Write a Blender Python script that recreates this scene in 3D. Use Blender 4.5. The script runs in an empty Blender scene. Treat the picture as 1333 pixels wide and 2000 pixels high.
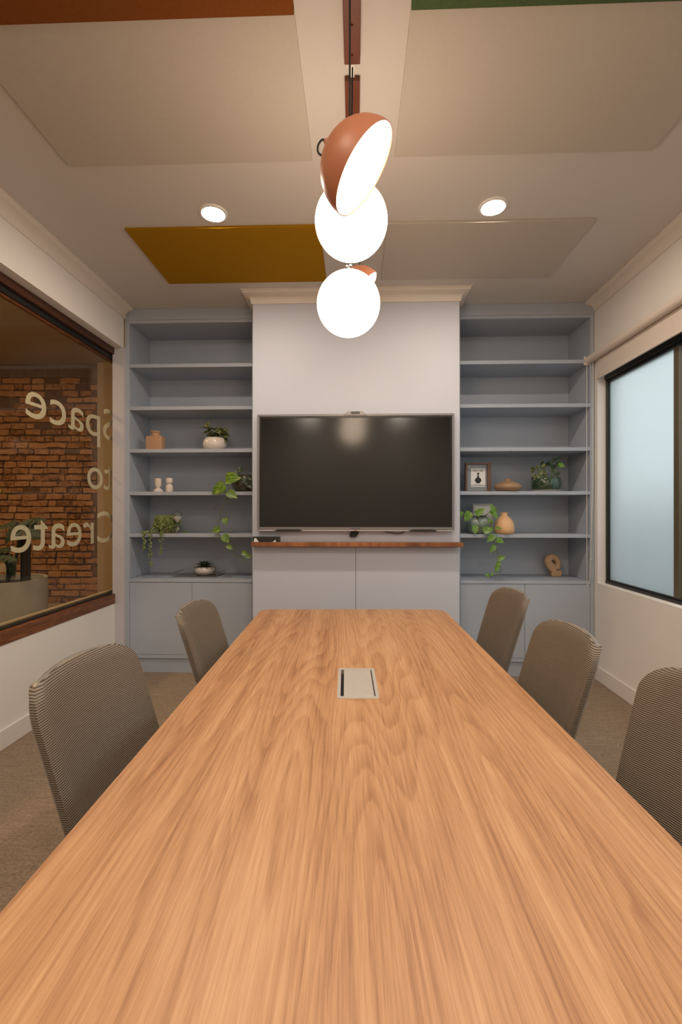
import bpy, bmesh, math, random
from mathutils import Vector, Matrix
random.seed(7)
scene = bpy.context.scene
COL = scene.collection
R = math.radians

# ------------------------------------------------------------------ camera
cam_data = bpy.data.cameras.new('camera')
cam = bpy.data.objects.new('camera', cam_data)
COL.objects.link(cam)
cam.location = (0, 0, 1.37)
cam.rotation_euler = (R(90), 0, R(1.81))
cam_data.sensor_fit = 'VERTICAL'
cam_data.sensor_height = 36.0
cam_data.sensor_width = 24.0
cam_data.lens = 889.0 / 2000.0 * 36.0
cam_data.clip_start = 0.02
scene.camera = cam

# ------------------------------------------------------------------ world, exposure
scene.view_settings.view_transform = 'Standard'
scene.view_settings.look = 'None'
scene.view_settings.exposure = 0.0
scene.view_settings.gamma = 1.0
scene.view_settings.use_curve_mapping = False
world = bpy.data.worlds.new('overcast_sky')
scene.world = world
world.use_nodes = True
wn = world.node_tree.nodes
wn['Background'].inputs['Color'].default_value = (0.74, 0.88, 1.0, 1)
wn['Background'].inputs['Strength'].default_value = 2.2

GLOBE_L = 11.0      # radiance of the opal lamps
DOWN_L = 430.0      # radiance of the downlights
LAMP_COL = (1.0, 0.765, 0.56)
DOWN_COL = (1.0, 0.85, 0.70)
CORR_W = 120.0      # added corridor lamp, unseen

# ------------------------------------------------------------------ frames of the room
# the back wall is square to the world; side walls and table stand a little askew, as built
FR = {'B': 0.0, 'L': R(-0.30), 'R': R(-0.68), 'T': R(1.26), 'C': R(1.81)}
CEIL = 3.10
YF = 3.82     # face of the joinery
YB = 4.22     # back of the shelves
YC = 3.58     # face of the chimney breast

def frot(p, f):
    a = FR[f]; c, s = math.cos(a), math.sin(a)
    return Vector((c*p[0]-s*p[1], s*p[0]+c*p[1], p[2]))

# ------------------------------------------------------------------ materials
def new_mat(name):
    m = bpy.data.materials.new(name); m.use_nodes = True
    nt = m.node_tree
    return m, nt, nt.nodes['Principled BSDF']

def rgb(c): return (c[0], c[1], c[2], 1.0)

def mat(name, col, rough=0.6, metal=0.0, var=0.0, vscale=8.0, bump=0.0, bscale=200.0, spec=0.5, coat=0.0, stretch=(1,1,1), detail=4):
    m, nt, b = new_mat(name)
    b.inputs['Base Color'].default_value = rgb(col)
    b.inputs['Roughness'].default_value = rough
    b.inputs['Metallic'].default_value = metal
    b.inputs['Specular IOR Level'].default_value = spec
    b.inputs['Coat Weight'].default_value = coat
    tc = nt.nodes.new('ShaderNodeTexCoord')
    if var > 0:
        mp = nt.nodes.new('ShaderNodeMapping'); mp.inputs['Scale'].default_value = stretch
        nt.links.new(tc.outputs['Object'], mp.inputs[0])
        n = nt.nodes.new('ShaderNodeTexNoise'); n.inputs['Scale'].default_value = vscale; n.inputs['Detail'].default_value = detail
        nt.links.new(mp.outputs[0], n.inputs['Vector'])
        mx = nt.nodes.new('ShaderNodeMix'); mx.data_type = 'RGBA'
        mx.inputs[6].default_value = rgb([x*(1-var) for x in col]); mx.inputs[7].default_value = rgb([min(1, x*(1+var)) for x in col])
        nt.links.new(n.outputs['Fac'], mx.inputs[0]); nt.links.new(mx.outputs[2], b.inputs['Base Color'])
    if bump > 0:
        n2 = nt.nodes.new('ShaderNodeTexNoise'); n2.inputs['Scale'].default_value = bscale; n2.inputs['Detail'].default_value = 3
        nt.links.new(tc.outputs['Object'], n2.inputs['Vector'])
        bp = nt.nodes.new('ShaderNodeBump'); bp.inputs['Strength'].default_value = bump; bp.inputs['Distance'].default_value = 0.002
        nt.links.new(n2.outputs['Fac'], bp.inputs['Height']); nt.links.new(bp.outputs[0], b.inputs['Normal'])
    return m

def emit(name, col, strength):
    m, nt, b = new_mat(name)
    b.inputs['Base Color'].default_value = rgb((.8, .8, .8))
    b.inputs['Emission Color'].default_value = rgb(col)
    b.inputs['Emission Strength'].default_value = strength
    return m

def math_node(nt, op, a, b=None, c=None):
    n = nt.nodes.new('ShaderNodeMath'); n.operation = op
    for i, v in enumerate((a, b, c)):
        if v is None: continue
        if isinstance(v, (int, float)): n.inputs[i].default_value = v
        else: nt.links.new(v, n.inputs[i])
    return n.outputs[0]

def wood(name, dark, mid, light, rough=0.42, sc=1.0, along=1, fig=1.0, axes=(0, 1)):
    """veneer grain: contour lines of a stretched field (cathedral figure) plus fine fibres"""
    m, nt, b = new_mat(name)
    tc = nt.nodes.new('ShaderNodeTexCoord')
    sp = nt.nodes.new('ShaderNodeSeparateXYZ'); nt.links.new(tc.outputs['Object'], sp.inputs[0])
    ac, al = (sp.outputs[axes[0]], sp.outputs[axes[1]])
    def vec(x, y, z=0.0):
        cb = nt.nodes.new('ShaderNodeCombineXYZ')
        for i, v in enumerate((x, y, z)):
            if isinstance(v, (int, float)): cb.inputs[i].default_value = v
            else: nt.links.new(v, cb.inputs[i])
        return cb.outputs[0]
    def noise(v, scale, detail=3, rough_=0.5, dist=0.0):
        n = nt.nodes.new('ShaderNodeTexNoise'); n.inputs['Scale'].default_value = scale
        n.inputs['Detail'].default_value = detail; n.inputs['Roughness'].default_value = rough_; n.inputs['Distortion'].default_value = dist
        nt.links.new(v, n.inputs['Vector']); return n.outputs['Fac']
    x = math_node(nt, 'MULTIPLY', ac, sc); y = math_node(nt, 'MULTIPLY', al, sc)
    # slow field, its contours are the growth rings
    f1 = noise(vec(math_node(nt, 'MULTIPLY', x, 4.6), math_node(nt, 'MULTIPLY', y, 0.42)), 1.0, 1, 0.4)
    wob = noise(vec(math_node(nt, 'MULTIPLY', x, 60), math_node(nt, 'MULTIPLY', y, 3.0), 3.0), 1.0, 3, 0.6)
    f = math_node(nt, 'MULTIPLY_ADD', wob, 0.020, f1)
    rings = math_node(nt, 'FRACT', math_node(nt, 'MULTIPLY', f, 24.0*fig))
    # soft saw: slow rise, quick drop -> early/late wood
    ring = math_node(nt, 'POWER', rings, 2.2)
    fall = math_node(nt, 'SUBTRACT', 1.0, math_node(nt, 'POWER', rings, 12.0))
    ring = math_node(nt, 'MULTIPLY', ring, fall)
    fib = noise(vec(math_node(nt, 'MULTIPLY', x, 170), math_node(nt, 'MULTIPLY', y, 4.0), 7.0), 1.0, 4, 0.65)
    band = noise(vec(math_node(nt, 'MULTIPLY', x, 13), math_node(nt, 'MULTIPLY', y, 0.5), 11.0), 1.0, 3, 0.55)
    pore = noise(vec(math_node(nt, 'MULTIPLY', x, 420), math_node(nt, 'MULTIPLY', y, 14.0), 5.0), 1.0, 2, 0.5)
    t = math_node(nt, 'MULTIPLY_ADD', band, 1.1, -0.05)
    t = math_node(nt, 'MULTIPLY_ADD', ring, -0.30, t)
    t = math_node(nt, 'MULTIPLY_ADD', math_node(nt, 'SUBTRACT', fib, 0.5), 0.95, t)
    t = math_node(nt, 'MULTIPLY_ADD', math_node(nt, 'SUBTRACT', pore, 0.5), 0.40, t)
    cr = nt.nodes.new('ShaderNodeValToRGB'); nt.links.new(t, cr.inputs[0])
    e = cr.color_ramp.elements
    e[0].position = 0.08; e[0].color = rgb(dark); e[1].position = 0.80; e[1].color = rgb(light)
    k = cr.color_ramp.elements.new(0.42); k.color = rgb(mid)
    nt.links.new(cr.outputs[0], b.inputs['Base Color'])
    b.inputs['Roughness'].default_value = rough
    bp = nt.nodes.new('ShaderNodeBump'); bp.inputs['Strength'].default_value = 0.08; bp.inputs['Distance'].default_value = 0.001
    nt.links.new(fib, bp.inputs['Height']); nt.links.new(bp.outputs[0], b.inputs['Normal'])
    return m

M = {}
M['wall'] = mat('warm_white_wall_paint', (.80, .765, .725), .7, var=.02, vscale=3, bump=.06, bscale=120)
M['ceiling'] = mat('ceiling_paint', (.60, .565, .525), .8, var=.015, vscale=2, bump=.05, bscale=90)
M['cornice'] = mat('cornice_paint', (.76, .70, .63), .6)
M['joinery'] = mat('blue_grey_joinery_paint', (.385, .430, .500), .50, var=.02, vscale=4, bump=.03, bscale=160)
M['breast'] = mat('chimney_breast_paint', (.53, .55, .625), .55, var=.015, vscale=3, bump=.04, bscale=120)
M['jamb'] = mat('mauve_grey_trim_paint', (.53, .51, .54), .5)
M['skirting'] = mat('skirting_paint', (.76, .72, .68), .45)
M['table'] = wood('oak_veneer_tabletop', (.29, .135, .060), (.46, .240, .113), (.60, .350, .185), .44)
M['walnut'] = wood('walnut_timber', (.055, .016, .006), (.17, .055, .017), (.30, .11, .035), .38, sc=2.0, axes=(2, 1))
M['walnut_shaded'] = wood('shaded_walnut_timber', (.022, .007, .003), (.060, .019, .006), (.11, .038, .013), .4, sc=2.0, axes=(2, 1))  # same walnut, with the shade on the head board put into its colour
M['walnut_x'] = wood('walnut_shelf_timber', (.08, .025, .008), (.24, .085, .028), (.40, .16, .055), .36, sc=2.0, axes=(1, 0))
M['table_edge'] = mat('table_edge_band', (.46, .23, .10), .5)
M['felt_cream'] = mat('cream_acoustic_felt', (.52, .475, .415), .95, var=.04, vscale=60, bump=.5, bscale=600, spec=.1)
M['felt_rust'] = mat('rust_acoustic_felt', (.20, .066, .014), .95, var=.14, vscale=90, bump=.6, bscale=600, spec=.1)
M['felt_mustard'] = mat('mustard_acoustic_felt', (.36, .185, .006), .95, var=.10, vscale=90, bump=.6, bscale=600, spec=.1)
M['felt_green'] = mat('green_acoustic_felt', (.075, .115, .05), .95, var=.25, vscale=120, bump=.6, bscale=600, spec=.1)
M['terracotta'] = mat('terracotta_lacquer', (.50, .19, .095), .45)
M['canopy'] = mat('rust_powder_coat', (.135, .032, .010), .5)
M['black'] = mat('black_plastic', (.012, .012, .012), .45)
M['blackmetal'] = mat('black_aluminium', (.010, .009, .009), .35)
M['olive'] = mat('bronze_anodised_frame', (.10, .085, .05), .4)
M['cord'] = mat('black_cord', (.01, .01, .01), .7)
M['globe'] = emit('opal_glass_lit', LAMP_COL, GLOBE_L)
M['down'] = emit('downlight_lens_lit', DOWN_COL, DOWN_L)
M['white'] = mat('white_enamel', (.80, .78, .74), .5)
M['blind'] = mat('blind_fabric', (.66, .58, .51), .85, bump=.3, bscale=500)
M['silver'] = mat('silver_bezel', (.22, .21, .21), .38, metal=.5)
M['lightsilver'] = mat('light_silver_trim', (.62, .60, .60), .3, metal=.4)
M['screen'] = mat('matt_display_glass', (.006, .0055, .005), .16, spec=.5, var=.05)
M['steel'] = mat('brushed_box_metal', (.62, .58, .53), .35, metal=.35, var=.05, vscale=40)
M['chrome'] = mat('chrome', (.75, .75, .75), .15, metal=1)
M['concrete'] = mat('grey_concrete_planter', (.42, .42, .38), .85, var=.14, vscale=7, bump=.3, bscale=60)
M['mortar'] = mat('crumbling_lime_mortar', (.17, .105, .062), .95, var=.5, vscale=14, bump=1.0, bscale=45)
M['render_band'] = mat('rough_render_band', (.19, .13, .09), .95, var=.45, vscale=16, bump=1.0, bscale=40, stretch=(1.4, 1, .5))
M['corr_wall'] = mat('corridor_beige_paint', (.50, .40, .27), .8)
M['corr_ceiling'] = mat('corridor_ceiling_paint', (.46, .38, .28), .85)
M['soil'] = mat('dark_potting_soil', (.02, .014, .01), .95, var=.4, vscale=60, bump=.8, bscale=120)
M['vinyl'] = mat('pale_window_vinyl', (.80, .80, .66), .6)
M['white_ceramic'] = mat('glossy_white_ceramic', (.74, .66, .60), .16, var=.02)
M['cream_ceramic'] = mat('cream_ceramic', (.74, .62, .52), .3)
M['peach_ceramic'] = mat('peach_ceramic', (.72, .44, .23), .5, var=.06, vscale=9, stretch=(1, 1, 6))
M['speckle'] = mat('speckled_sandstone_ceramic', (.50, .29, .165), .65, var=.35, vscale=120, bump=.3)
M['speckle_flat'] = mat('brown_stoneware', (.34, .21, .12), .5, var=.3, vscale=14, stretch=(1, 1, 9), bump=.2, bscale=90)
M['sculpt'] = mat('carved_sandstone', (.56, .36, .21), .75, var=.14, vscale=14, stretch=(1, 1, 3), bump=.4, bscale=90)
M['green_glaze'] = mat('dark_green_glaze', (.030, .060, .030), .08, var=.45, vscale=9, coat=.6)
M['darkpot'] = mat('smoky_olive_glaze', (.055, .060, .035), .15, var=.35, vscale=14, coat=.4)
M['wire'] = mat('tray_wire', (.30, .29, .28), .3, metal=.8)
M['paper'] = mat('white_paper', (.78, .78, .78), .7)
M['ink'] = mat('print_ink', (.02, .02, .02), .7)
M['frame_wood'] = mat('brown_frame_wood', (.15, .075, .042), .45, var=.2, vscale=20)
M['frame_silver'] = mat('distressed_silver_frame', (.50, .48, .44), .5, var=.35, vscale=90, bump=.8, bscale=120)
M['sand'] = mat('white_sand', (.78, .74, .68), .9)
M['stem'] = mat('green_stem', (.10, .16, .03), .5)
M['stem_brown'] = mat('brown_aerial_stem', (.07, .05, .02), .6)
M['mosspole'] = mat('dark_moss_pole', (.03, .02, .012), .95, var=.4, vscale=40, bump=.8, bscale=80)
M['pearl'] = mat('trailing_succulent_green', (.19, .24, .075), .5, var=.3, vscale=60)
M['succulent'] = mat('grey_green_succulent', (.07, .095, .055), .5, var=.3, vscale=30)
M['seat'] = mat('charcoal_seat_fabric', (.05, .043, .038), .9, bump=.4, bscale=500)
M['frame_rim'] = mat('grey_nylon_rim', (.20, .18, .16), .35)
M['tvblack'] = mat('screen_border', (.006, .006, .006), .3)
M['fence'] = mat('grey_fence_boards', (.22, .26, .27), .8)
M['ground'] = mat('outdoor_paving', (.30, .31, .28), .9)
M['box_black'] = mat('black_card_box', (.015, .015, .016), .4)

def leaf_mat(name, base, edge, streak=.5, rough=.4):
    m, nt, b = new_mat(name)
    tc = nt.nodes.new('ShaderNodeTexCoord')
    mp = nt.nodes.new('ShaderNodeMapping'); mp.inputs['Scale'].default_value = (7, 1.6, 1)
    nt.links.new(tc.outputs['Object'], mp.inputs[0])
    n = nt.nodes.new('ShaderNodeTexNoise'); n.inputs['Scale'].default_value = 1.6; n.inputs['Detail'].default_value = 3
    nt.links.new(mp.outputs[0], n.inputs['Vector'])
    oi = nt.nodes.new('ShaderNodeObjectInfo')
    ofs = math_node(nt, 'MULTIPLY', oi.outputs['Random'], 9.0)
    cb = nt.nodes.new('ShaderNodeCombineXYZ'); nt.links.new(ofs, cb.inputs[0]); nt.links.new(ofs, cb.inputs[1])
    nt.links.new(cb.outputs[0], mp.inputs['Location'])
    cr = nt.nodes.new('ShaderNodeValToRGB'); nt.links.new(n.outputs['Fac'], cr.inputs[0])
    e = cr.color_ramp.elements
    e[0].position = streak; e[0].color = rgb(base); e[1].position = min(1, streak+.12); e[1].color = rgb(edge)
    nt.links.new(cr.outputs[0], b.inputs['Base Color'])
    b.inputs['Roughness'].default_value = rough
    return m
M['pothos'] = leaf_mat('pothos_leaf', (.075, .165, .008), (.30, .40, .05), .50)
M['pothos_r'] = leaf_mat('bright_pothos_leaf', (.085, .21, .010), (.28, .44, .08), .53)
M['varieg'] = leaf_mat('variegated_leaf', (.050, .075, .016), (.33, .32, .10), .50)
M['darkleaf'] = leaf_mat('dark_glossy_leaf', (.022, .045, .014), (.05, .10, .03), .62)
M['monstera'] = leaf_mat('monstera_leaf', (.016, .038, .012), (.026, .058, .018), .6, .65)

# pleated chair mesh: fine horizontal ribs
def chair_mesh_mat():
    m, nt, b = new_mat('taupe_ribbed_chair_mesh')
    tc = nt.nodes.new('ShaderNodeTexCoord')
    sp = nt.nodes.new('ShaderNodeSeparateXYZ'); nt.links.new(tc.outputs['Object'], sp.inputs[0])
    s = math_node(nt, 'SINE', math_node(nt, 'MULTIPLY', sp.outputs[2], 2*math.pi/0.0052))
    s = math_node(nt, 'MULTIPLY_ADD', s, .5, .5)
    cr = nt.nodes.new('ShaderNodeValToRGB'); nt.links.new(s, cr.inputs[0])
    e = cr.color_ramp.elements
    e[0].position = .15; e[0].color = rgb((.050, .038, .027)); e[1].position = .85; e[1].color = rgb((.235, .185, .135))
    nt.links.new(cr.outputs[0], b.inputs['Base Color'])
    b.inputs['Roughness'].default_value = .6
    bp = nt.nodes.new('ShaderNodeBump'); bp.inputs['Strength'].default_value = .6; bp.inputs['Distance'].default_value = .0015
    nt.links.new(s, bp.inputs['Height']); nt.links.new(bp.outputs[0], b.inputs['Normal'])
    return m
M['chairmesh'] = chair_mesh_mat()

def carpet_mat():
    m, nt, b = new_mat('brown_loop_carpet')
    tc = nt.nodes.new('ShaderNodeTexCoord')
    def noi(sx, sy, sc, det):
        mp = nt.nodes.new('ShaderNodeMapping'); mp.inputs['Scale'].default_value = (sx, sy, 1)
        nt.links.new(tc.outputs['Object'], mp.inputs[0])
        n = nt.nodes.new('ShaderNodeTexNoise'); n.inputs['Scale'].default_value = sc; n.inputs['Detail'].default_value = det
        nt.links.new(mp.outputs[0], n.inputs['Vector']); return n.outputs['Fac']
    a = noi(1, 3.5, 60, 4); c = noi(1, 1, 330, 2); d = noi(1, 6, 9, 3)
    t = math_node(nt, 'ADD', math_node(nt, 'MULTIPLY', a, .6), math_node(nt, 'MULTIPLY', c, .55))
    t = math_node(nt, 'MULTIPLY_ADD', d, .25, t)
    cr = nt.nodes.new('ShaderNodeValToRGB'); nt.links.new(t, cr.inputs[0])
    e = cr.color_ramp.elements
    e[0].position = .42; e[0].color = rgb((.105, .070, .045)); e[1].position = .95; e[1].color = rgb((.46, .36, .27))
    nt.links.new(cr.outputs[0], b.inputs['Base Color']); b.inputs['Roughness'].default_value = .95
    b.inputs['Specular IOR Level'].default_value = .1
    bp = nt.nodes.new('ShaderNodeBump'); bp.inputs['Strength'].default_value = .8; bp.inputs['Distance'].default_value = .004
    nt.links.new(c, bp.inputs['Height']); nt.links.new(bp.outputs[0], b.inputs['Normal'])
    return m
M['carpet'] = carpet_mat()

def brick_mat():
    m, nt, b = new_mat('weathered_orange_brick')
    tc = nt.nodes.new('ShaderNodeTexCoord'); geo = nt.nodes.new('ShaderNodeNewGeometry')
    oi = nt.nodes.new('ShaderNodeObjectInfo')
    n = nt.nodes.new('ShaderNodeTexNoise'); n.inputs['Scale'].default_value = 16; n.inputs['Detail'].default_value = 5; n.inputs['Roughness'].default_value = .65
    nt.links.new(geo.outputs['Position'], n.inputs['Vector'])
    t = math_node(nt, 'ADD', math_node(nt, 'MULTIPLY', n.outputs['Fac'], 1.2), math_node(nt, 'MULTIPLY_ADD', oi.outputs['Random'], .42, -.42))
    cr = nt.nodes.new('ShaderNodeValToRGB'); nt.links.new(t, cr.inputs[0])
    e = cr.color_ramp.elements
    e[0].position = .12; e[0].color = rgb((.17, .085, .045)); e[1].position = .70; e[1].color = rgb((.58, .34, .175))
    k = e.new(.32); k.color = rgb((.42, .22, .105))
    nt.links.new(cr.outputs[0], b.inputs['Base Color']); b.inputs['Roughness'].default_value = .95
    bp = nt.nodes.new('ShaderNodeBump'); bp.inputs['Strength'].default_value = .7; bp.inputs['Distance'].default_value = .01
    nt.links.new(n.outputs['Fac'], bp.inputs['Height']); nt.links.new(bp.outputs[0], b.inputs['Normal'])
    return m
M['brick'] = brick_mat()

def glass_mat(name, tint, ior=1.45):
    m, nt, b = new_mat(name); nt.nodes.remove(b)
    out = nt.nodes['Material Output']
    tr = nt.nodes.new('ShaderNodeBsdfTransparent'); tr.inputs[0].default_value = rgb(tint)
    gl = nt.nodes.new('ShaderNodeBsdfGlossy'); gl.inputs['Roughness'].default_value = .02
    fr = nt.nodes.new('ShaderNodeLayerWeight')
    f0 = ((ior-1)/(ior+1))**2
    fac = math_node(nt, 'MULTIPLY_ADD', math_node(nt, 'POWER', fr.outputs['Facing'], 5.0), 1-f0, f0)
    mx = nt.nodes.new('ShaderNodeMixShader')
    nt.links.new(fac, mx.inputs[0]); nt.links.new(tr.outputs[0], mx.inputs[1]); nt.links.new(gl.outputs[0], mx.inputs[2])
    nt.links.new(mx.outputs[0], out.inputs[0])
    return m
M['glass'] = glass_mat('clear_window_glass', (.93, .90, .84))
M['clearglass'] = glass_mat('clear_blown_glass', (.90, .92, .92), 2.1)

def frosted_mat():
    m, nt, b = new_mat('frosted_window_glass'); nt.nodes.remove(b)
    out = nt.nodes['Material Output']
    tl = nt.nodes.new('ShaderNodeBsdfTranslucent'); tl.inputs[0].default_value = rgb((.80, .80, .765))
    rf = nt.nodes.new('ShaderNodeBsdfRefraction'); rf.inputs['Roughness'].default_value = .55; rf.inputs['IOR'].default_value = 1.25
    rf.inputs[0].default_value = rgb((.88, .86, .82))
    gl = nt.nodes.new('ShaderNodeBsdfGlossy'); gl.inputs['Roughness'].default_value = .45
    mx = nt.nodes.new('ShaderNodeMixShader'); mx.inputs[0].default_value = .5
    nt.links.new(tl.outputs[0], mx.inputs[1]); nt.links.new(rf.outputs[0], mx.inputs[2])
    m2 = nt.nodes.new('ShaderNodeMixShader'); m2.inputs[0].default_value = .08
    nt.links.new(mx.outputs[0], m2.inputs[1]); nt.links.new(gl.outputs[0], m2.inputs[2])
    nt.links.new(m2.outputs[0], out.inputs[0])
    return m
M['frosted'] = frosted_mat()

def reactive_glaze():
    m, nt, b = new_mat('reactive_green_white_glaze')
    tc = nt.nodes.new('ShaderNodeTexCoord')
    sp = nt.nodes.new('ShaderNodeSeparateXYZ'); nt.links.new(tc.outputs['Object'], sp.inputs[0])
    n = nt.nodes.new('ShaderNodeTexNoise'); n.inputs['Scale'].default_value = 40; n.inputs['Detail'].default_value = 4
    nt.links.new(tc.outputs['Object'], n.inputs['Vector'])
    t = math_node(nt, 'MULTIPLY_ADD', n.outputs['Fac'], .35, math_node(nt, 'MULTIPLY', sp.outputs[2], 5.2))
    cr = nt.nodes.new('ShaderNodeValToRGB'); nt.links.new(t, cr.inputs[0])
    e = cr.color_ramp.elements
    e[0].position = .2; e[0].color = rgb((.28, .31, .20)); e[1].position = 1.0; e[1].color = rgb((.04, .04, .035))
    for p, c in ((.5, (.16, .23, .17)), (.78, (.34, .42, .38)), (.9, (.12, .14, .13))):
        k = e.new(p); k.color = rgb(c)
    nt.links.new(cr.outputs[0], b.inputs['Base Color']); b.inputs['Roughness'].default_value = .15
    return m
M['reactive'] = reactive_glaze()

# ------------------------------------------------------------------ mesh helpers
def box(bm, x0, x1, y0, y1, z0, z1, bev=0.0, seg=1):
    r = bmesh.ops.create_cube(bm, size=1.0)
    vs = r['verts']
    for v in vs:
        v.co = Vector((x0+(v.co.x+.5)*(x1-x0), y0+(v.co.y+.5)*(y1-y0), z0+(v.co.z+.5)*(z1-z0)))
    if bev > 0:
        es = list({e for v in vs for e in v.link_edges})
        bmesh.ops.bevel(bm, geom=es, offset=bev, segments=seg, affect='EDGES', profile=.5, clamp_overlap=True)
    return bm

def lathe(bm, prof, cx=0, cy=0, cz=0, n=32, cap=True):
    rings = []
    for r, z in prof:
        if r < 1e-5: rings.append([bm.verts.new((cx, cy, cz+z))])
        else: rings.append([bm.verts.new((cx+r*math.cos(2*math.pi*i/n), cy+r*math.sin(2*math.pi*i/n), cz+z)) for i in range(n)])
    for a, b in zip(rings, rings[1:]):
        for i in range(n):
            j = (i+1) % n
            if len(a) == 1 and len(b) == 1: continue
            if len(a) == 1: bm.faces.new((a[0], b[j], b[i])) if False else bm.faces.new((a[0], b[i], b[j]))
            elif len(b) == 1: bm.faces.new((a[i], b[0], a[j]))
            else: bm.faces.new((a[i], b[i], b[j], a[j]))
    bmesh.ops.recalc_face_normals(bm, faces=bm.faces[:])
    return bm

def tube(bm, pts, rad, n=8, closed=False):
    pts = [Vector(p) for p in pts]; rings = []
    m = len(pts); up = None
    for i, p in enumerate(pts):
        if closed: d = pts[(i+1) % m]-pts[i-1]
        else: d = pts[min(i+1, m-1)]-pts[max(i-1, 0)]
        d.normalize()
        if up is None:
            up = Vector((0, 0, 1)) if abs(d.z) < .9 else Vector((1, 0, 0))
        s = d.cross(up).normalized(); up = s.cross(d).normalized()
        r = rad[i] if isinstance(rad, (list, tuple)) else rad
        rings.append([bm.verts.new(p+s*r*math.cos(2*math.pi*k/n)+up*r*math.sin(2*math.pi*k/n)) for k in range(n)])
    lim = m if closed else m-1
    for i in range(lim):
        a, b = rings[i], rings[(i+1) % m]
        for k in range(n):
            bm.faces.new((a[k], a[(k+1) % n], b[(k+1) % n], b[k]))
    if not closed:
        bm.faces.new(rings[0][::-1]); bm.faces.new(rings[-1])
    bmesh.ops.recalc_face_normals(bm, faces=bm.faces[:])
    return bm

def spline(pts, k=6):
    P = [Vector(p) for p in pts]; out = []
    Q = [P[0]*2-P[1]]+P+[P[-1]*2-P[-2]]
    for i in range(1, len(Q)-2):
        a, b, c, d = Q[i-1:i+3]
        for j in range(k):
            t = j/k
            out.append(.5*((2*b)+(-a+c)*t+(2*a-5*b+4*c-d)*t*t+(-a+3*b-3*c+d)*t**3))
    out.append(P[-1]); return out

def prism(bm, poly, z0, z1, axis='z'):
    def mk(p, h):
        if axis == 'z': return (p[0], p[1], h)
        if axis == 'y': return (p[0], h, p[1])
        return (h, p[0], p[1])
    a = [bm.verts.new(mk(p, z0)) for p in poly]; b = [bm.verts.new(mk(p, z1)) for p in poly]
    bm.faces.new(a); bm.faces.new(b[::-1])
    n = len(poly)
    for i in range(n): bm.faces.new((a[i], b[i], b[(i+1) % n], a[(i+1) % n]))
    bmesh.ops.recalc_face_normals(bm, faces=bm.faces[:])
    return bm

def rrect(x0, x1, y0, y1, r, n=6):
    out = []
    for cx, cy, a0 in ((x1-r, y1-r, 0), (x0+r, y1-r, 90), (x0+r, y0+r, 180), (x1-r, y0+r, 270)):
        for i in range(n+1):
            a = R(a0+90*i/n); out.append((cx+r*math.cos(a), cy+r*math.sin(a)))
    return out

def make_mesh(name, bm, m, smooth=False):
    me = bpy.data.meshes.new(name)
    bm.to_mesh(me); bm.free()
    if m is not None: me.materials.append(m)
    if smooth:
        me.polygons.foreach_set('use_smooth', [True]*len(me.polygons))
        try: me.set_sharp_from_angle(angle=R(smooth if smooth is not True else 40))
        except Exception: pass
    return me

def part(name, bm, m, parent=None, base=None, smooth=False, label=None, kind=None):
    """mesh object; base = root base in the same coordinates the mesh was built in (subtracted)"""
    if base is not None:
        bmesh.ops.translate(bm, verts=bm.verts[:], vec=-Vector(base))
    o = bpy.data.objects.new(name, make_mesh(name, bm, m, smooth))
    COL.objects.link(o)
    if parent is not None: o.parent = parent
    if label: o['label'] = label
    if kind: o['kind'] = kind
    return o

BASE = {}
def thing(name, label, cat, base=(0, 0, 0), frame='B', group=None, rz=0.0):
    o = bpy.data.objects.new(name, None); COL.objects.link(o)
    o.empty_display_size = .05
    o.location = frot(base, frame); o.rotation_euler = (0, 0, FR[frame]+rz)
    o['label'] = label; o['category'] = cat
    if group: o['group'] = group
    BASE[o.name] = Vector(base)
    return o

def sub(root, name, bm, m, smooth=False, label=None, kind=None):
    """part whose mesh is given in the thing's frame coordinates"""
    return part(name, bm, m, root, BASE[root.name], smooth, label, kind)

def tag(o, label, cat, group=None):
    o['label'] = label; o['category'] = cat
    if group: o['group'] = group
    return o

def struct(name, bm, m, frame='B', smooth=False, parent=None):
    o = part(name, bm, m, parent, None, smooth)
    if parent is None:
        o['kind'] = 'structure'; o.rotation_euler = (0, 0, FR[frame])
    return o

def solo(name, bm, m, label, cat, base, frame='B', group=None, smooth=False):
    o = part(name, bm, m, None, base, smooth)
    o.location = frot(base, frame); o.rotation_euler = (0, 0, FR[frame])
    return tag(o, label, cat, group)

def text_mesh(body, size, extrude=.0004, align='LEFT', xs=1.0):
    cu = bpy.data.curves.new('text', 'FONT'); cu.body = body; cu.size = size; cu.extrude = extrude; cu.align_x = align
    cu.resolution_u = 6
    t = bpy.data.objects.new('text', cu); COL.objects.link(t)
    dg = bpy.context.evaluated_depsgraph_get(); dg.update()
    me = bpy.data.meshes.new_from_object(t.evaluated_get(dg))
    bm = bmesh.new(); bm.from_mesh(me); bpy.data.meshes.remove(me)
    bpy.data.objects.remove(t); bpy.data.curves.remove(cu)
    for v in bm.verts: v.co.x *= xs
    return bm

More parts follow.
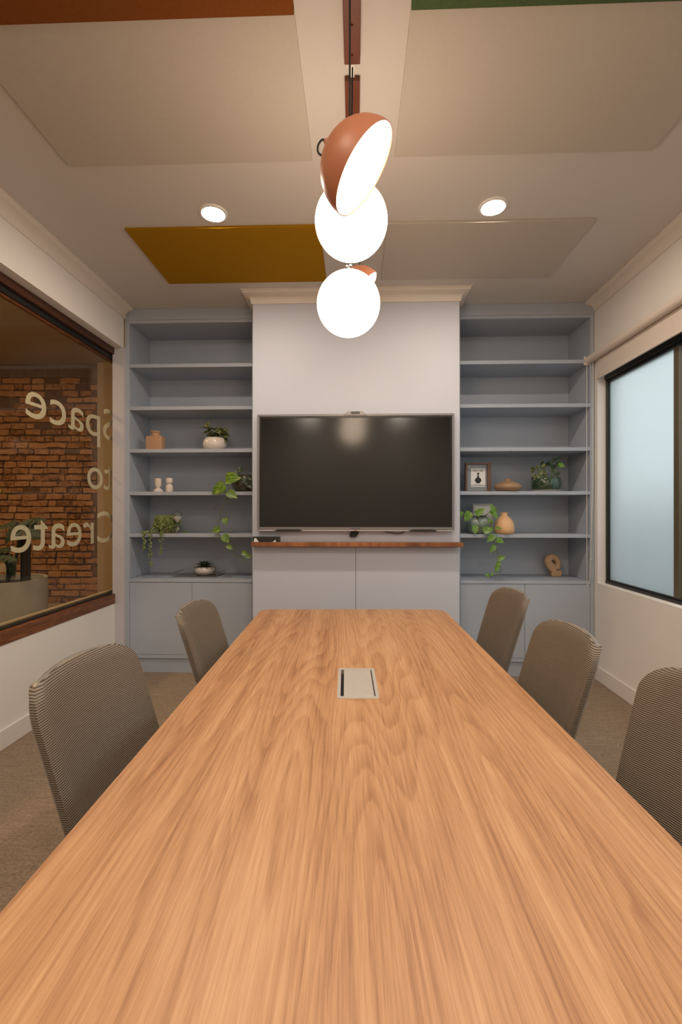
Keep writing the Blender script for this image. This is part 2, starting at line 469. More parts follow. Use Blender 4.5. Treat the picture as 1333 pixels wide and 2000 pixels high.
def sweep(bm, path, prof):
    """mitred moulding: path in XY, prof (out, z); 'out' is to the right of travel"""
    P = [Vector((p[0], p[1])) for p in path]; rings = []
    for i, p in enumerate(P):
        d0 = (P[i]-P[i-1]).normalized() if i > 0 else None
        d1 = (P[i+1]-P[i]).normalized() if i < len(P)-1 else None
        n0 = Vector((d0.y, -d0.x)) if d0 else None; n1 = Vector((d1.y, -d1.x)) if d1 else None
        if n0 is None: n = n1
        elif n1 is None: n = n0
        else: n = (n0+n1)/(1+n0.dot(n1))
        rings.append([bm.verts.new((p.x+n.x*o, p.y+n.y*o, z)) for o, z in prof])
    for a, b in zip(rings, rings[1:]):
        for k in range(len(prof)):
            j = (k+1) % len(prof)
            bm.faces.new((a[k], a[j], b[j], b[k]))
    bm.faces.new(rings[0]); bm.faces.new(rings[-1][::-1])
    bmesh.ops.recalc_face_normals(bm, faces=bm.faces[:])
    return bm

NB = bmesh.new
# ================================================================== STRUCTURE
bm = NB(); box(bm, -2.17, 2.2, -2.0, 4.3, -.05, 0); struct('floor', bm, M['carpet'])
bm = NB(); box(bm, -2.15, 2.2, -2.0, 4.3, CEIL, CEIL+.1); struct('ceiling', bm, M['ceiling'])
bm = NB(); box(bm, -2.15, 2.2, YB+.02, YB+.12, 0, CEIL); struct('wall_back', bm, M['wall'])
bm = NB(); box(bm, -2.15, 2.2, -1.9, -1.8, 0, CEIL); struct('wall_rear', bm, M['wall'])

# left wall: header and thicker pier, recessed infill below the window
XL, XLR = -1.985, -2.055
bm = NB()
box(bm, -2.15, XL, -1.82, 3.79, 2.757, CEIL)
box(bm, -2.15, XL, -1.82, -.60, 0, 2.757)
box(bm, -2.15, XLR, -.60, 3.79, 0, .598)
struct('wall_left', bm, M['wall'], 'L')
bm = NB(); box(bm, -2.054, -1.955, 3.785, 3.819, 0, 2.762); struct('trim_1', bm, M['jamb'])
bm = NB(); box(bm, -2.15, -2.03, 4.10, 6.2, 0, 3.4); struct('wall_partition', bm, M['corr_wall'])
bm = NB(); box(bm, XLR, XLR+.014, -.60, 3.785, 0, .115, .003); struct('baseboard_left', bm, M['skirting'], 'L')

# right wall with window opening
XR = 1.93
bm = NB()
box(bm, XR, 2.12, -1.82, 3.95, 0, .79)
box(bm, XR, 2.12, -1.82, 3.95, 2.52, CEIL)
box(bm, XR, 2.12, -1.82, -.70, .79, 2.52)
box(bm, XR, 2.12, 3.80, 3.95, .79, 2.52)
struct('wall_right', bm, M['wall'], 'R')
bm = NB(); box(bm, XR-.012, XR, -1.82, 3.835, 0, .118, .003); struct('baseboard_right', bm, M['skirting'], 'R')

# chimney breast
bm = NB(); box(bm, -.812, .812, YC, YB+.02, 1.095, CEIL); struct('wall_chimney_breast', bm, M['breast'])

# cornice
def cornice_prof(h=.087, p=.080):
    pr = [(0, CEIL), (p, CEIL), (p, CEIL-.008), (p-.010, CEIL-.011), (p-.012, CEIL-.022)]
    for i in range(9):
        a = R(90*i/8)
        pr.append((p-.016-(p-.030)*math.sin(a)*1.0, CEIL-.024-(h-.044)*(1-math.cos(a))))
    pr += [(.012, CEIL-h+.014), (.011, CEIL-h), (0, CEIL-h)]
    return pr
bm = NB(); sweep(bm, [(XL, -1.8), (XL, 3.80)], cornice_prof()); struct('trim_2', bm, M['cornice'], 'L', 50)
bm = NB(); sweep(bm, [(XR, 3.84), (XR, -1.8)], cornice_prof(.078)); struct('trim_3', bm, M['cornice'], 'R', 50)
bm = NB(); sweep(bm, [(-.812, YF), (-.812, YC), (.812, YC), (.812, YF)][::-1], [(-o if False else o, z) for o, z in cornice_prof()])
# outward side check: travelling right-to-left along the front, the right hand side is +Y, so mirror when needed
fy = min(v.co.y for v in bm.verts)
if fy > YC-.01:
    bm.free(); bm = NB(); sweep(bm, [(-.812, YF), (-.812, YC), (.812, YC), (.812, YF)], cornice_prof())
struct('trim_4', bm, M['cornice'], 'B', 50)

# ------------------------------------------------------------------ corridor beyond the left window
bm = NB(); box(bm, -7.0, -2.17, -2.0, 6.4, -.05, 0); struct('floor_corridor', bm, M['corr_wall'])
bm = NB(); box(bm, -7.0, -2.15, -2.0, 6.4, 3.34, 3.44); struct('ceiling_corridor', bm, M['corr_ceiling'])
bm = NB(); box(bm, -7.0, -6.9, -2.0, 6.4, 0, 3.34); struct('wall_corridor', bm, M['corr_wall'])
bm = NB(); box(bm, -7.0, -2.15, -2.1, -2.0, 0, 3.34); struct('wall_corridor_near', bm, M['corr_wall'])
bm = NB(); box(bm, -3.214, -1.9, 6.00, 6.25, 0, 3.34); struct('wall_corridor_pier', bm, M['corr_wall'], 'C')
bm = NB(); box(bm, -6.9, -3.214, 6.02, 6.06, 0, .157, .004); struct('baseboard_corridor', bm, M['corr_wall'], 'C')
bm = NB(); box(bm, -2.15, -2.12, -1.82, 6.1, 3.10, 3.34); struct('wall_upstand', bm, M['corr_wall'])

bm = NB(); box(bm, -6.9, -3.214, 6.085, 6.2, 0, 3.34)
brick_wall = struct('wall_brick', bm, M['mortar'], 'C')
variants = []
for k in range(10):
    b2 = NB(); box(b2, -.5, .5, -.5, .5, -.5, .5)
    bmesh.ops.subdivide_edges(b2, edges=[e for e in b2.edges if abs((e.verts[0].co-e.verts[1].co).x) > .5], cuts=2)
    for v in b2.verts:
        s = 1.0
        v.co.x += random.uniform(-.035, .035) if abs(v.co.x) > .4 else random.uniform(-.08, .08)
        v.co.z *= 1+random.uniform(-.22, .10)
        v.co.y += random.uniform(-.18, .18)
    variants.append(make_mesh('brick', b2, M['brick'], False))
course = .0858
rows = int((3.34-.157)/course)
rest = NB(); nb = 0
for r in range(rows-2):
    z = .157+course*(r+.5)
    x = -3.225-random.uniform(0, .12)
    while x > -6.85:
        w = random.choice((.20, .215, .225, .19, .17, .105)) if random.random() < .93 else .27
        x1 = x; x0 = x-w+.012
        near = x1 > -4.62
        if x0 > -6.88 and random.random() > (.045 if r < rows-7 else .16):
            hh = course*random.uniform(.74, .95)
            if near and nb < 298:
                o = bpy.data.objects.new('brick', random.choice(variants)); COL.objects.link(o)
                o.parent = brick_wall
                o.location = ((x0+x1)/2, 6.085+random.uniform(-.006, .008), z+random.uniform(-.005, .005))
                o.scale = (x1-x0, .05, hh); o.rotation_euler = (random.uniform(-.05, .05), random.uniform(-.025, .025), random.uniform(-.03, .03))
                nb += 1
            else:
                box(rest, x0, x1, 6.062, 6.10, z-hh/2, z+hh/2)
        x -= w+random.uniform(0, .012)
part('brick_rest', rest, M['brick'], brick_wall, kind='stuff')
bm = NB(); box(bm, -6.9, -3.216, 6.066, 6.09, 3.34-course*2.1, 3.34); struct('rough_render', bm, M['render_band'], parent=brick_wall)

# unseen lamp added to light the corridor, outside the pane's view
cl = thing('corridor_fill_light', 'unseen round lamp added to light the corridor behind the glass, outside the frame', 'light', (-3.9, 3.2, 3.34))
bm = NB(); lathe(bm, [(0, -.07), (.12, -.066), (.18, -.045), (.2, -.015), (.2, 0)], -3.9, 3.2, 3.34, 32); sub(cl, 'diffuser', bm, emit('corridor_fill_lit', (1, .68, .38), CORR_W), True)
bm = NB(); lathe(bm, [(.2, -.015), (.215, -.013), (.215, 0)], -3.9, 3.2, 3.34, 32); sub(cl, 'rim', bm, M['white'], True)

# ------------------------------------------------------------------ window 1 (interior, left)
w1 = bpy.data.objects.new('window_1', None); COL.objects.link(w1); w1['kind'] = 'structure'
w1.rotation_euler = (0, 0, FR['L'])
def wp(name, x0, x1, y0, y1, z0, z1, m, bev=.0, parent=w1):
    bm = NB(); box(bm, x0, x1, y0, y1, z0, z1, bev); return part(name, bm, m, parent)
wp('head_board', -2.150, -2.058, -.60, 3.786, 2.700, 2.757, M['walnut_shaded'], .002)
wp('head_rail', -2.150, -2.085, -.60, 4.08, 2.664, 2.700, M['black'])
wp('head_bead', -2.125, -2.100, -.60, 4.08, 2.650, 2.664, M['walnut'])
wp('sill_board', -2.150, -2.050, -.60, 3.79, .598, .680, M['walnut'], .003)
wp('gasket', -2.125, -2.075, -.60, 4.08, .678, .690, M['black'])
wp('sill_bead', -2.150, -2.122, -.60, 4.08, .678, .700, M['corr_wall'])
wp('side_jamb', -2.150, -2.09, 4.06, 4.10, .60, 2.757, M['walnut'])
wp('near_jamb', -2.150, -2.06, -.60, -.56, .69, 2.66, M['walnut'])
pane = wp('pane', -2.118, -2.110, -.56, 4.06, .690, 2.655, M['glass'])
let = thing('window_lettering', 'pale vinyl lettering reading Space to Create, mirrored on the left window glass', 'lettering', (-2.1195, 3.90, 1.117), 'L')
for body, y0, z, sz, xs in (('Space', 3.915, 1.985, .372, 1.0), ('to', 3.875, 1.558, .372, 1.0), ('Create', 3.915, 1.118, .372, 1.0)):
    bm = text_mesh(body, sz, .0004)
    w = max(v.co.x for v in bm.verts)
    target = {'Space': 3.915-2.825, 'to': 3.875-3.49, 'Create': 3.915-2.70}[body]
    k = target/w
    for v in bm.verts:
        c = v.co.copy(); v.co = Vector((-2.1190-c.z, y0-c.x*k, z+c.y))
    sub(let, 'word', bm, M['vinyl'])

# ------------------------------------------------------------------ window 2 (right, frosted)
w2 = bpy.data.objects.new('window_2', None); COL.objects.link(w2); w2['kind'] = 'structure'
w2.rotation_euler = (0, 0, FR['R'])
wp('bottom_rail', 1.992, 2.07, -.70, 3.80, .790, .812, M['blackmetal'], .002, w2)
wp('bottom_track', 2.004, 2.05, -.70, 3.79, .812, .824, M['blackmetal'], .002, w2)
wp('head_rail', 1.985, 2.07, -.70, 3.80, 2.440, 2.52, M['blackmetal'], .003, w2)
wp('head_track', 2.000, 2.05, -.70, 3.79, 2.418, 2.440, M['blackmetal'], .002, w2)
wp('side_jamb', 1.995, 2.05, 3.775, 3.80, .81, 2.44, M['blackmetal'], .002, w2)
wp('near_jamb', 1.995, 2.05, -.70, -.67, .81, 2.44, M['blackmetal'], .002, w2)
wp('frosted_pane', 2.018, 2.022, 3.005, 3.778, .822, 2.42, M['frosted'], 0, w2)
wp('sash_stile', 2.002, 2.034, 2.955, 3.005, .822, 2.42, M['olive'], .002, w2)
wp('clear_pane', 2.018, 2.022, 2.0, 2.955, .822, 2.42, M['glass'], 0, w2)
wp('sash_stile', 2.002, 2.034, 1.95, 2.0, .822, 2.42, M['olive'], .002, w2)
wp('clear_pane', 2.018, 2.022, .72, 1.95, .822, 2.42, M['glass'], 0, w2)
wp('sash_stile', 2.002, 2.034, .67, .72, .822, 2.42, M['olive'], .002, w2)
wp('clear_pane', 2.018, 2.022, -.67, .67, .822, 2.42, M['glass'], 0, w2)

# outdoors, blurred by the frosted panes
bm = NB(); box(bm, 2.2, 12, -6, 12, -.1, -.02); solo('paving', bm, M['ground'], 'grey paving outside, only guessed through the frosted window', 'ground', (2.2, 0, -.02))
fence = thing('fence', 'grey boarded fence blurred behind the frosted window', 'fence', (3.3, 2, -.02))
for k in range(8):
    bm = NB(); box(bm, 3.3, 3.34, -4, 9, -.02+k*.19, .155+k*.19); sub(fence, 'board', bm, M['fence'])

# roller blind
bl = thing('roller_blind', 'cream roller blind with rolled tube above the frosted window', 'blind', (1.88, 0, 2.44), 'R')
bm = NB(); tube(bm, [(1.880, -.75, 2.622), (1.880, 3.85, 2.622)], .031, 20); sub(bl, 'roller_tube', bm, M['blind'], True)
bm = NB(); box(bm, 1.906, 1.908, -.72, 3.765, 2.452, 2.622); sub(bl, 'fabric', bm, M['blind'])
bm = NB(); box(bm, 1.900, 1.914, -.72, 3.768, 2.440, 2.456, .004, 2); sub(bl, 'bottom_bar', bm, M['blind'])
bm = NB(); box(bm, 1.845, 1.930, 3.845, 3.856, 2.585, 2.655, .004); sub(bl, 'bracket', bm, M['cream_ceramic'])
bm = NB()
tube(bm, [(1.865, 3.842, 2.60), (1.865, 3.842, 1.2), (1.867, 3.842, .76)], .0022, 6)
tube(bm, [(1.895, 3.80, 2.60), (1.894, 3.805, 1.6), (1.880, 3.825, .80), (1.867, 3.84, .76)], .0022, 6)
for z in (2.555, 2.46, .98):
    bmesh.ops.create_uvsphere(bm, u_segments=8, v_segments=6, radius=.006, matrix=Matrix.Translation((1.893, 3.803 if z > 1 else 3.82, z)))
sub(bl, 'pull_cord', bm, M['white_ceramic'], True)

# ================================================================== JOINERY
SH = [2.630, 2.268, 1.906, 1.543, 1.186]
def bookcase(x0, x1, xw0, xw1, label):
    """x0..x1 clear opening, xw0..xw1 outer faces"""
    cx = (x0+x1)/2
    t = thing('bookcase', label, 'bookcase', (cx, YF, .80), group='built-in bookcases')
    def p(name, *a, bev=.0012):
        bm = NB(); box(bm, *a, bev); return sub(t, name, bm, M['joinery'])
    p('side_panel', xw0, x0, YF, YB, .80, 3.003)
    p('side_panel', x1, xw1, YF, YB, .80, 3.003)
    p('back_panel', x0, x1, YB-.012, YB, .80, 3.0)
    p('top_panel', x0, x1, YF+.001, YB-.012, 2.976, 3.003)
    p('bulkhead', xw0, xw1, YF, YF+.02, 3.0045, CEIL-.001)
    for z in SH:
        p('shelf', x0, x1, YF+.002, YB-.012, z-.030, z)
    return t
def base_cabinet(x0, x1, xw0, xw1, xs, label):
    t = thing('base_cabinet', label, 'cabinet', ((x0+x1)/2, YF, 0), group='built-in base cabinets')
    def p(name, *a, bev=.0012):
        bm = NB(); box(bm, *a, bev); return sub(t, name, bm, M['joinery'])
    p('stile', xw0, x0, YF, YB, .0, .7985)
    p('stile', x1, xw1, YF, YB, .0, .7985)
    p('carcass', x0, x1, YF+.021, YB, .126, .772)
    p('door', x0+.002, xs-.0015, YF+.001, YF+.020, .158, .770)
    p('door', xs+.0015, x1-.002, YF+.001, YF+.020, .158, .770)
    p('bottom_rail', x0, x1, YF+.001, YF+.0205, .125, .155)
    p('plinth', x0, x1, YF+.018, YF+.036, 0, .124)
    return t
bookcase(-1.926, -.873, -1.966, -.814, 'blue grey built-in bookcase left of the screen')
bookcase(.873, 1.940, .814, 1.972, 'blue grey built-in bookcase between the screen and the frosted window')
base_cabinet(-1.926, -.873, -1.966, -.814, -1.388, 'two door blue grey base cabinet under the left bookcase')
base_cabinet(.873, 1.940, .814, 1.972, 1.406, 'two door blue grey base cabinet under the right bookcase')
for x0, x1, lab in ((-1.926, -.873, 'blue grey counter board carrying the wire tray'), (.873, 1.940, 'blue grey counter board carrying the stone sculpture')):
    bm = NB(); box(bm, x0+.0005, x1-.0005, YF-.002, YB-.014, .7735, .7995, .0012)
    solo('countertop', bm, M['joinery'], lab, 'countertop', ((x0+x1)/2, YF, .7735), group='bookcase counters')
# cabinet under the screen
t = thing('base_cabinet', 'blue grey double panel cabinet below the walnut ledge', 'cabinet', (0, YC, 0))
for n, a in (('carcass', (-.812, .812, YC+.0205, YB, 0, 1.094)), ('door', (-.812, .0005, YC, YC+.02, .10, 1.094)), ('door', (.0035, .812, YC, YC+.02, .10, 1.094)), ('plinth', (-.812, .812, YC+.004, YC+.02, 0, .098))):
    bm = NB(); box(bm, *a, .0012); sub(t, n, bm, M['breast'])
# walnut ledge
bm = NB(); box(bm, -.806, .822, 3.490, YC-.001, 1.103, 1.137, .003, 2)
solo('wall_shelf', bm, M['walnut_x'], 'long walnut ledge under the screen', 'shelf', (0, YC, 1.103))

# ================================================================== SCREEN
tv = thing('wall_screen', 'large black wall-mounted interactive display with silver bezel', 'screen', (0, YC, 1.222))
y1, y0 = 3.578, 3.530
X0, X1, Z0, Z1 = -.765, .762, 1.222, 2.131
bm = NB(); box(bm, X0+.005, X1-.005, y0+.012, y1, Z0+.006, Z1-.004, .004); sub(tv, 'housing', bm, M['black'])
bm = NB()
box(bm, X0, X1, y0, y0+.03, Z1-.018, Z1, .003); box(bm, X0, X0+.016, y0, y0+.03, Z0+.02, Z1-.018); box(bm, X1-.016, X1, y0, y0+.03, Z0+.02, Z1-.018)
box(bm, X0, X1, y0-.002, y0+.03, Z0+.004, Z0+.030, .003)
sub(tv, 'bezel', bm, M['silver'])
bm = NB(); box(bm, X0+.01, X1-.01, y0-.006, y0+.02, Z0, Z0+.006, .001); sub(tv, 'lower_trim', bm, M['lightsilver'])
bm = NB()
for a in ((X0+.016, X1-.016, y0+.003, y0+.02, Z1-.030, Z1-.018), (X0+.016, X1-.016, y0+.003, y0+.02, Z0+.030, Z0+.042), (X0+.016, X0+.028, y0+.003, y0+.02, Z0+.042, Z1-.03), (X1-.028, X1-.016, y0+.003, y0+.02, Z0+.042, Z1-.03)):
    box(bm, *a)
sub(tv, 'screen_border', bm, M['tvblack'])
bm = NB(); box(bm, X0+.028, X1-.028, y0+.006, y0+.012, Z0+.042, Z1-.03); sub(tv, 'display_glass', bm, M['screen'])
bm = NB(); prism(bm, [(-.090, Z1-.008), (-.060, Z1+.016), (-.052, Z1+.019), (.052, Z1+.019), (.060, Z1+.016), (.090, Z1-.008)], y0-.006, y0+.03, 'y'); cb = sub(tv, 'camera_bar', bm, M['silver'])
bm = NB(); box(bm, -.034, .034, y0-.0085, y0-.005, Z1-.002, Z1+.016, .001); part('camera_lens', bm, M['tvblack'], cb, BASE[tv.name])
for x in (-.52, .52):
    bm = NB(); prism(bm, [(x-.11, Z0+.004), (x-.075, Z0+.014), (x+.075, Z0+.014), (x+.11, Z0+.004), (x+.09, Z0-.004), (x-.09, Z0-.004)], y0-.009, y0-.003, 'y')
    sub(tv, 'pen_tray', bm, M['black'])
bm = text_mesh('MAXHUB', .015, .0003, 'CENTER')
for v in bm.verts: c = v.co.copy(); v.co = Vector((c.x*1.15, y0-.0024-c.z, Z0+.014+c.y))
sub(tv, 'maker_mark', bm, M['ink'])
bm = NB(); box(bm, -.010, .010, y0-.0075, y0-.006, Z0+.001, Z0+.006); sub(tv, 'red_indicator', bm, mat('red_print', (.45, .03, .02), .5))
for k in range(5):
    bm = NB(); box(bm, .60+k*.022, .608+k*.022, y0-.0035, y0-.002, Z0+.009, Z0+.013); sub(tv, 'port_mark', bm, M['ink'])
# cables under it
bm = NB()
for k in range(5):
    a = k*1.25
    tube(bm, spline([(-.014+.010*math.cos(a), 3.556, 1.224), (-.026+.014*math.cos(a), 3.550+.006*math.sin(a), 1.196), (-.020+.018*math.cos(a+1), 3.548, 1.180), (.002+.010*math.cos(a), 3.552, 1.19), (.018+.006*math.cos(a), 3.556, 1.224)]), .0055, 6)
solo('cable_bundle', bm, M['cord'], 'bunched black cable hanging from the bottom centre of the screen', 'cable', (0, 3.55, 1.19), smooth=True)
bm = NB(); tube(bm, spline([(.215, 3.556, 1.224), (.25, 3.552, 1.214), (.29, 3.550, 1.208), (.33, 3.550, 1.203), (.365, 3.552, 1.208), (.385, 3.556, 1.224)]), .0038, 6)
solo('power_cable', bm, M['cord'], 'thin black cable sagging below the right half of the screen', 'cable', (.3, 3.55, 1.20), smooth=True)
# box on ledge
bx = thing('card_box', 'low black box with white corner labels at the left end of the walnut ledge', 'box', (-.69, 3.53, 1.1375))
bm = NB(); box(bm, -.797, -.590, 3.500, 3.570, 1.1375, 1.178, .003, 2); sub(bx, 'body', bm, M['box_black'])
bm = NB(); prism(bm, [(-.787, 1.139), (-.781, 1.166), (-.770, 1.168), (-.748, 1.139)], 3.4985, 3.5005, 'y'); sub(bx, 'label_sticker', bm, M['paper'])
bm = NB(); prism(bm, [(-.640, 1.139), (-.616, 1.156), (-.614, 1.139)], 3.4985, 3.5005, 'y'); sub(bx, 'label_sticker', bm, M['paper'])

# ================================================================== CEILING PANELS
def panel(x0, x1, y0, y1, z, th, m, label):
    bm = NB(); box(bm, x0, x1, y0, y1, z, z+th, .0008); return solo('acoustic_panel', bm, m, label, 'panel', ((x0+x1)/2, (y0+y1)/2, z+th), group='acoustic ceiling panels')
panel(-1.42, -.210, .88, 1.552, 3.070, .029, M['felt_rust'], 'rust orange felt ceiling panel at the top left')
panel(-1.42, -.210, 1.556, 2.222, 3.086, .013, M['felt_cream'], 'large cream felt ceiling panel touching the rust orange one')
panel(.190, 1.412, .88, 1.550, 3.070, .029, M['felt_green'], 'dark green felt ceiling panel at the top right')
panel(.190, 1.412, 1.554, 2.210, 3.086, .013, M['felt_cream'], 'large cream felt ceiling panel touching the green one')
panel(-1.402, -.215, 2.727, 3.385, 3.086, .013, M['felt_mustard'], 'mustard yellow felt ceiling panel near the shelves')
panel(.190, 1.412, 2.722, 3.381, 3.086, .013, M['felt_cream'], 'cream felt ceiling panel beside the mustard one, across the globes')

# downlights
def downlight(x, y, label, grp):
    t = thing('downlight', label, 'light', (x, y, CEIL), group=grp)
    bm = NB(); lathe(bm, [(.062, -.006), (.066, -.010), (.078, -.008), (.082, 0)], x, y, CEIL, 40); sub(t, 'trim_ring', bm, M['white'], True)
    bm = NB(); lathe(bm, [(0, -.0095), (.060, -.0085), (.063, -.004)], x, y, CEIL, 40); sub(t, 'lens', bm, M['down'], True)
downlight(-.822, 2.609, 'lit round downlight above the mustard panel', 'ceiling downlights')
downlight(.780, 2.602, 'lit round downlight on the right half of the ceiling', 'ceiling downlights')
downlight(-.822, -1.1, 'unseen round downlight added as fill behind the viewpoint, left', 'ceiling downlights')  # this rear pair is added out of view for more downward light
downlight(.780, -1.1, 'unseen round downlight added as fill behind the viewpoint, right', 'ceiling downlights')
downlight(-.822, .45, 'lit round downlight behind the viewpoint, over the left side of the table', 'ceiling downlights')
downlight(.780, .45, 'lit round downlight behind the viewpoint, over the right side of the table', 'ceiling downlights')

# ================================================================== PENDANTS
def hemi_pts(R0, R1, n=40, m=12):
    """open shell along +Z opening at z=0, apex at -Z"""
    bm = NB()
    prof = [(R0*math.cos(R(90*i/m)), -R0*math.sin(R(90*i/m))) for i in range(m+1)]
    inn = [(R1*math.cos(R(90*i/m)), -R1*math.sin(R(90*i/m))) for i in range(m+1)]
    pr = [(max(r, 0), z) for r, z in prof[::-1]]+[(max(r, 0), z) for r, z in inn]
    pr[0] = (0, pr[0][1]); pr[-1] = (0, pr[-1][1])
    return lathe(bm, pr, n=n)
def orient(bm, c, n):
    q = Vector((0, 0, 1)).rotation_difference(Vector(n).normalized())
    bmesh.ops.transform(bm, matrix=Matrix.Translation(Vector(c)) @ q.to_matrix().to_4x4(), verts=bm.verts[:])
    return bm
def canopy_bar(y0, y1, label, extra=()):
    t = thing('ceiling_canopy', label, 'light', (-.012, (y0+y1)/2, CEIL), group='pendant canopy bars')
    bm = NB(); box(bm, -.042, .018, y0, y1, CEIL-.024, CEIL-.0005, .002); sub(t, 'bar', bm, M['canopy'])
    for yy in extra:
        bm = NB(); lathe(bm, [(0, -.030), (.004, -.030), (.005, -.024)], -.012, yy, CEIL, 12); sub(t, 'screw', bm, M['canopy'], True)
canopy_bar(1.18, 1.738, 'long rust coloured metal mounting bar for the pendant lamps, end visible at the top', (1.25, 1.596, 1.70))
canopy_bar(1.803, 2.36, 'second rust coloured metal bar, half hidden by the dome shade', (1.872, 2.30))
bm = NB(); box(bm, -.020, -.004, 1.7375, 1.8035, CEIL-.010, CEIL-.0005, .001); solo('cable_cover', bm, M['white'], 'white cable cover bridging the gap between the two rust bars', 'cable', (-.012, 1.77, CEIL))

# A: dome lamp
cA = Vector((0.027, 1.39, 2.41)); nA = Vector((.765, -.03, -.64)).normalized(); RA = .135
pA = thing('pendant_lamp', 'tilted terracotta dome pendant with glowing white face, nearest lamp', 'light', tuple(cA), group='terracotta and opal pendants')
sub(pA, 'dome_shade', orient(hemi_pts(RA, RA-.003), cA, nA), M['terracotta'], True)
bm = NB(); lathe(bm, [(0, .010), (RA*.5, .006), (RA*.85, .0), (RA-.0032, -.004), (RA-.005, -.012)], n=40); sub(pA, 'opal_face', orient(bm, cA, nA), M['globe'], True)
bm = NB(); lathe(bm, [(.011, -RA+.006), (.011, -RA-.010), (.0085, -RA-.020), (0, -RA-.021)], n=16); sub(pA, 'knob', orient(bm, cA, nA), M['terracotta'], True)
ap = cA-nA*(RA+.018)
cordx, cordy = -0.017, cA.y
loop = [ap, ap+Vector((-.012, 0, .004)), ap+Vector((-.024, 0, -.012)), ap+Vector((-.024, 0, -.034)), ap+Vector((-.010, .0, -.045)), ap+Vector((.008, .01, -.038))]
bm = NB(); tube(bm, spline(loop), .0032, 8); sub(pA, 'cord_loop', bm, M['cord'], True)
zt = cA.z+math.sqrt(max(RA**2-(cordx-cA.x)**2, 0))-.004
bm = NB(); tube(bm, [(cordx, cordy, zt), (cordx, cordy, CEIL-.022)], .0030, 8); sub(pA, 'cord', bm, M['cord'], True)

# B: opal globe
cB = Vector((-0.016, 1.75, 2.486)); RB = .139
pB = thing('pendant_lamp', 'opal globe pendant partly covered by the terracotta dome, middle lamp', 'light', tuple(cB), group='terracotta and opal pendants')
bm = NB(); bmesh.ops.create_uvsphere(bm, u_segments=48, v_segments=32, radius=RB, matrix=Matrix.Translation(cB)); sub(pB, 'opal_globe', bm, M['globe'], True)
bm = NB(); lathe(bm, [(.026, RB-.008), (.026, RB+.012), (.010, RB+.02), (0, RB+.02)], cB.x, cB.y, cB.z, 20); sub(pB, 'collar', bm, M['terracotta'], True)
bm = NB(); tube(bm, [(cB.x, cB.y, cB.z+RB+.015), (-0.011, cB.y, CEIL-.022)], .0030, 8); sub(pB, 'cord', bm, M['cord'], True)

# C: opal globe with terracotta cap behind
cC = Vector((-0.03, 1.98, 2.274)); RC = .137
pC = thing('pendant_lamp', 'lowest opal globe pendant hung by a small chrome hook', 'light', tuple(cC), group='terracotta and opal pendants')
bm = NB(); bmesh.ops.create_uvsphere(bm, u_segments=48, v_segments=32, radius=RC, matrix=Matrix.Translation(cC)); sub(pC, 'opal_globe', bm, M['globe'], True)
# D: second dome, seen from behind over the shoulder of the lowest globe
cD = Vector((0.025, 2.6, 2.627)); nD = Vector((.70, .12, -.70)).normalized()
pD = thing('pendant_lamp', 'terracotta dome pendant mostly hidden behind the lowest opal globe', 'light', tuple(cD), group='terracotta and opal pendants')
sub(pD, 'dome_shade', orient(hemi_pts(RA, RA-.003), cD, nD), M['terracotta'], True)
bm = NB(); lathe(bm, [(0, .030), (RA*.5, .026), (RA*.85, .014), (RA-.004, .0), (RA-.006, -.010)], n=40); sub(pD, 'opal_face', orient(bm, cD, nD), M['globe'], True)
bm = NB(); lathe(bm, [(.011, -RA+.006), (.011, -RA-.010), (.0085, -RA-.020), (0, -RA-.021)], n=16); sub(pD, 'knob', orient(bm, cD, nD), M['terracotta'], True)
bm = NB(); tube(bm, [(cD.x, cD.y, cD.z+RA-.003), (cD.x, cD.y, CEIL-.022)], .0030, 8); sub(pD, 'cord', bm, M['cord'], True)
bm = NB(); tube(bm, [cC+Vector((0, 0, RC-.004)), cC+Vector((0, 0, RC+.018))], .009, 12)
for k in (0, 1):
    c0 = cC+Vector((-.006+.014*k, 0, RC+.022)); ring = [c0+Vector((.009*math.cos(a*math.pi/6), .004*(1-2*k)*math.sin(a*math.pi/6), .011*math.sin(a*math.pi/6))) for a in range(12)]
    tube(bm, ring, .0025, 6, True)
sub(pC, 'hanging_hook', bm, M['chrome'], True)
bm = NB(); tube(bm, [cC+Vector((0, 0, RC+.028)), Vector((cC.x, cC.y, CEIL-.022))], .0030, 8); sub(pC, 'cord', bm, M['cord'], True)

# ================================================================== TABLE
tb = thing('conference_table', 'long light oak veneer meeting table with rounded corners', 'table', (.045, 1.5, 0), 'T')
TX0, TX1, TY0, TY1 = -.552, .645, .10, 2.995
bm = NB(); prism(bm, rrect(TX0, TX1, TY0, TY1, .075, 8), .7025, .7295)
# hole for the cable box is covered by it
sub(tb, 'tabletop', bm, M['table'])
bm = NB(); prism(bm, rrect(TX0+.0005, TX1-.0005, TY0+.0005, TY1-.0005, .075, 8), .7005, .7025); sub(tb, 'edge_band', bm, M['table_edge'])
for y in (.50, 2.62):
    bm = NB(); box(bm, -.03+.046, .03+.046, y-.03, y+.03, .03, .700, .004); sub(tb, 'leg', bm, M['blackmetal'])
    bm = NB(); box(bm, -.12+.046, .12+.046, y-.035, y+.035, 0, .03, .004); sub(tb, 'foot', bm, M['blackmetal'])
bm = NB(); box(bm, .016, .076, .53, 2.59, .64, .70, .003); sub(tb, 'beam', bm, M['blackmetal'])
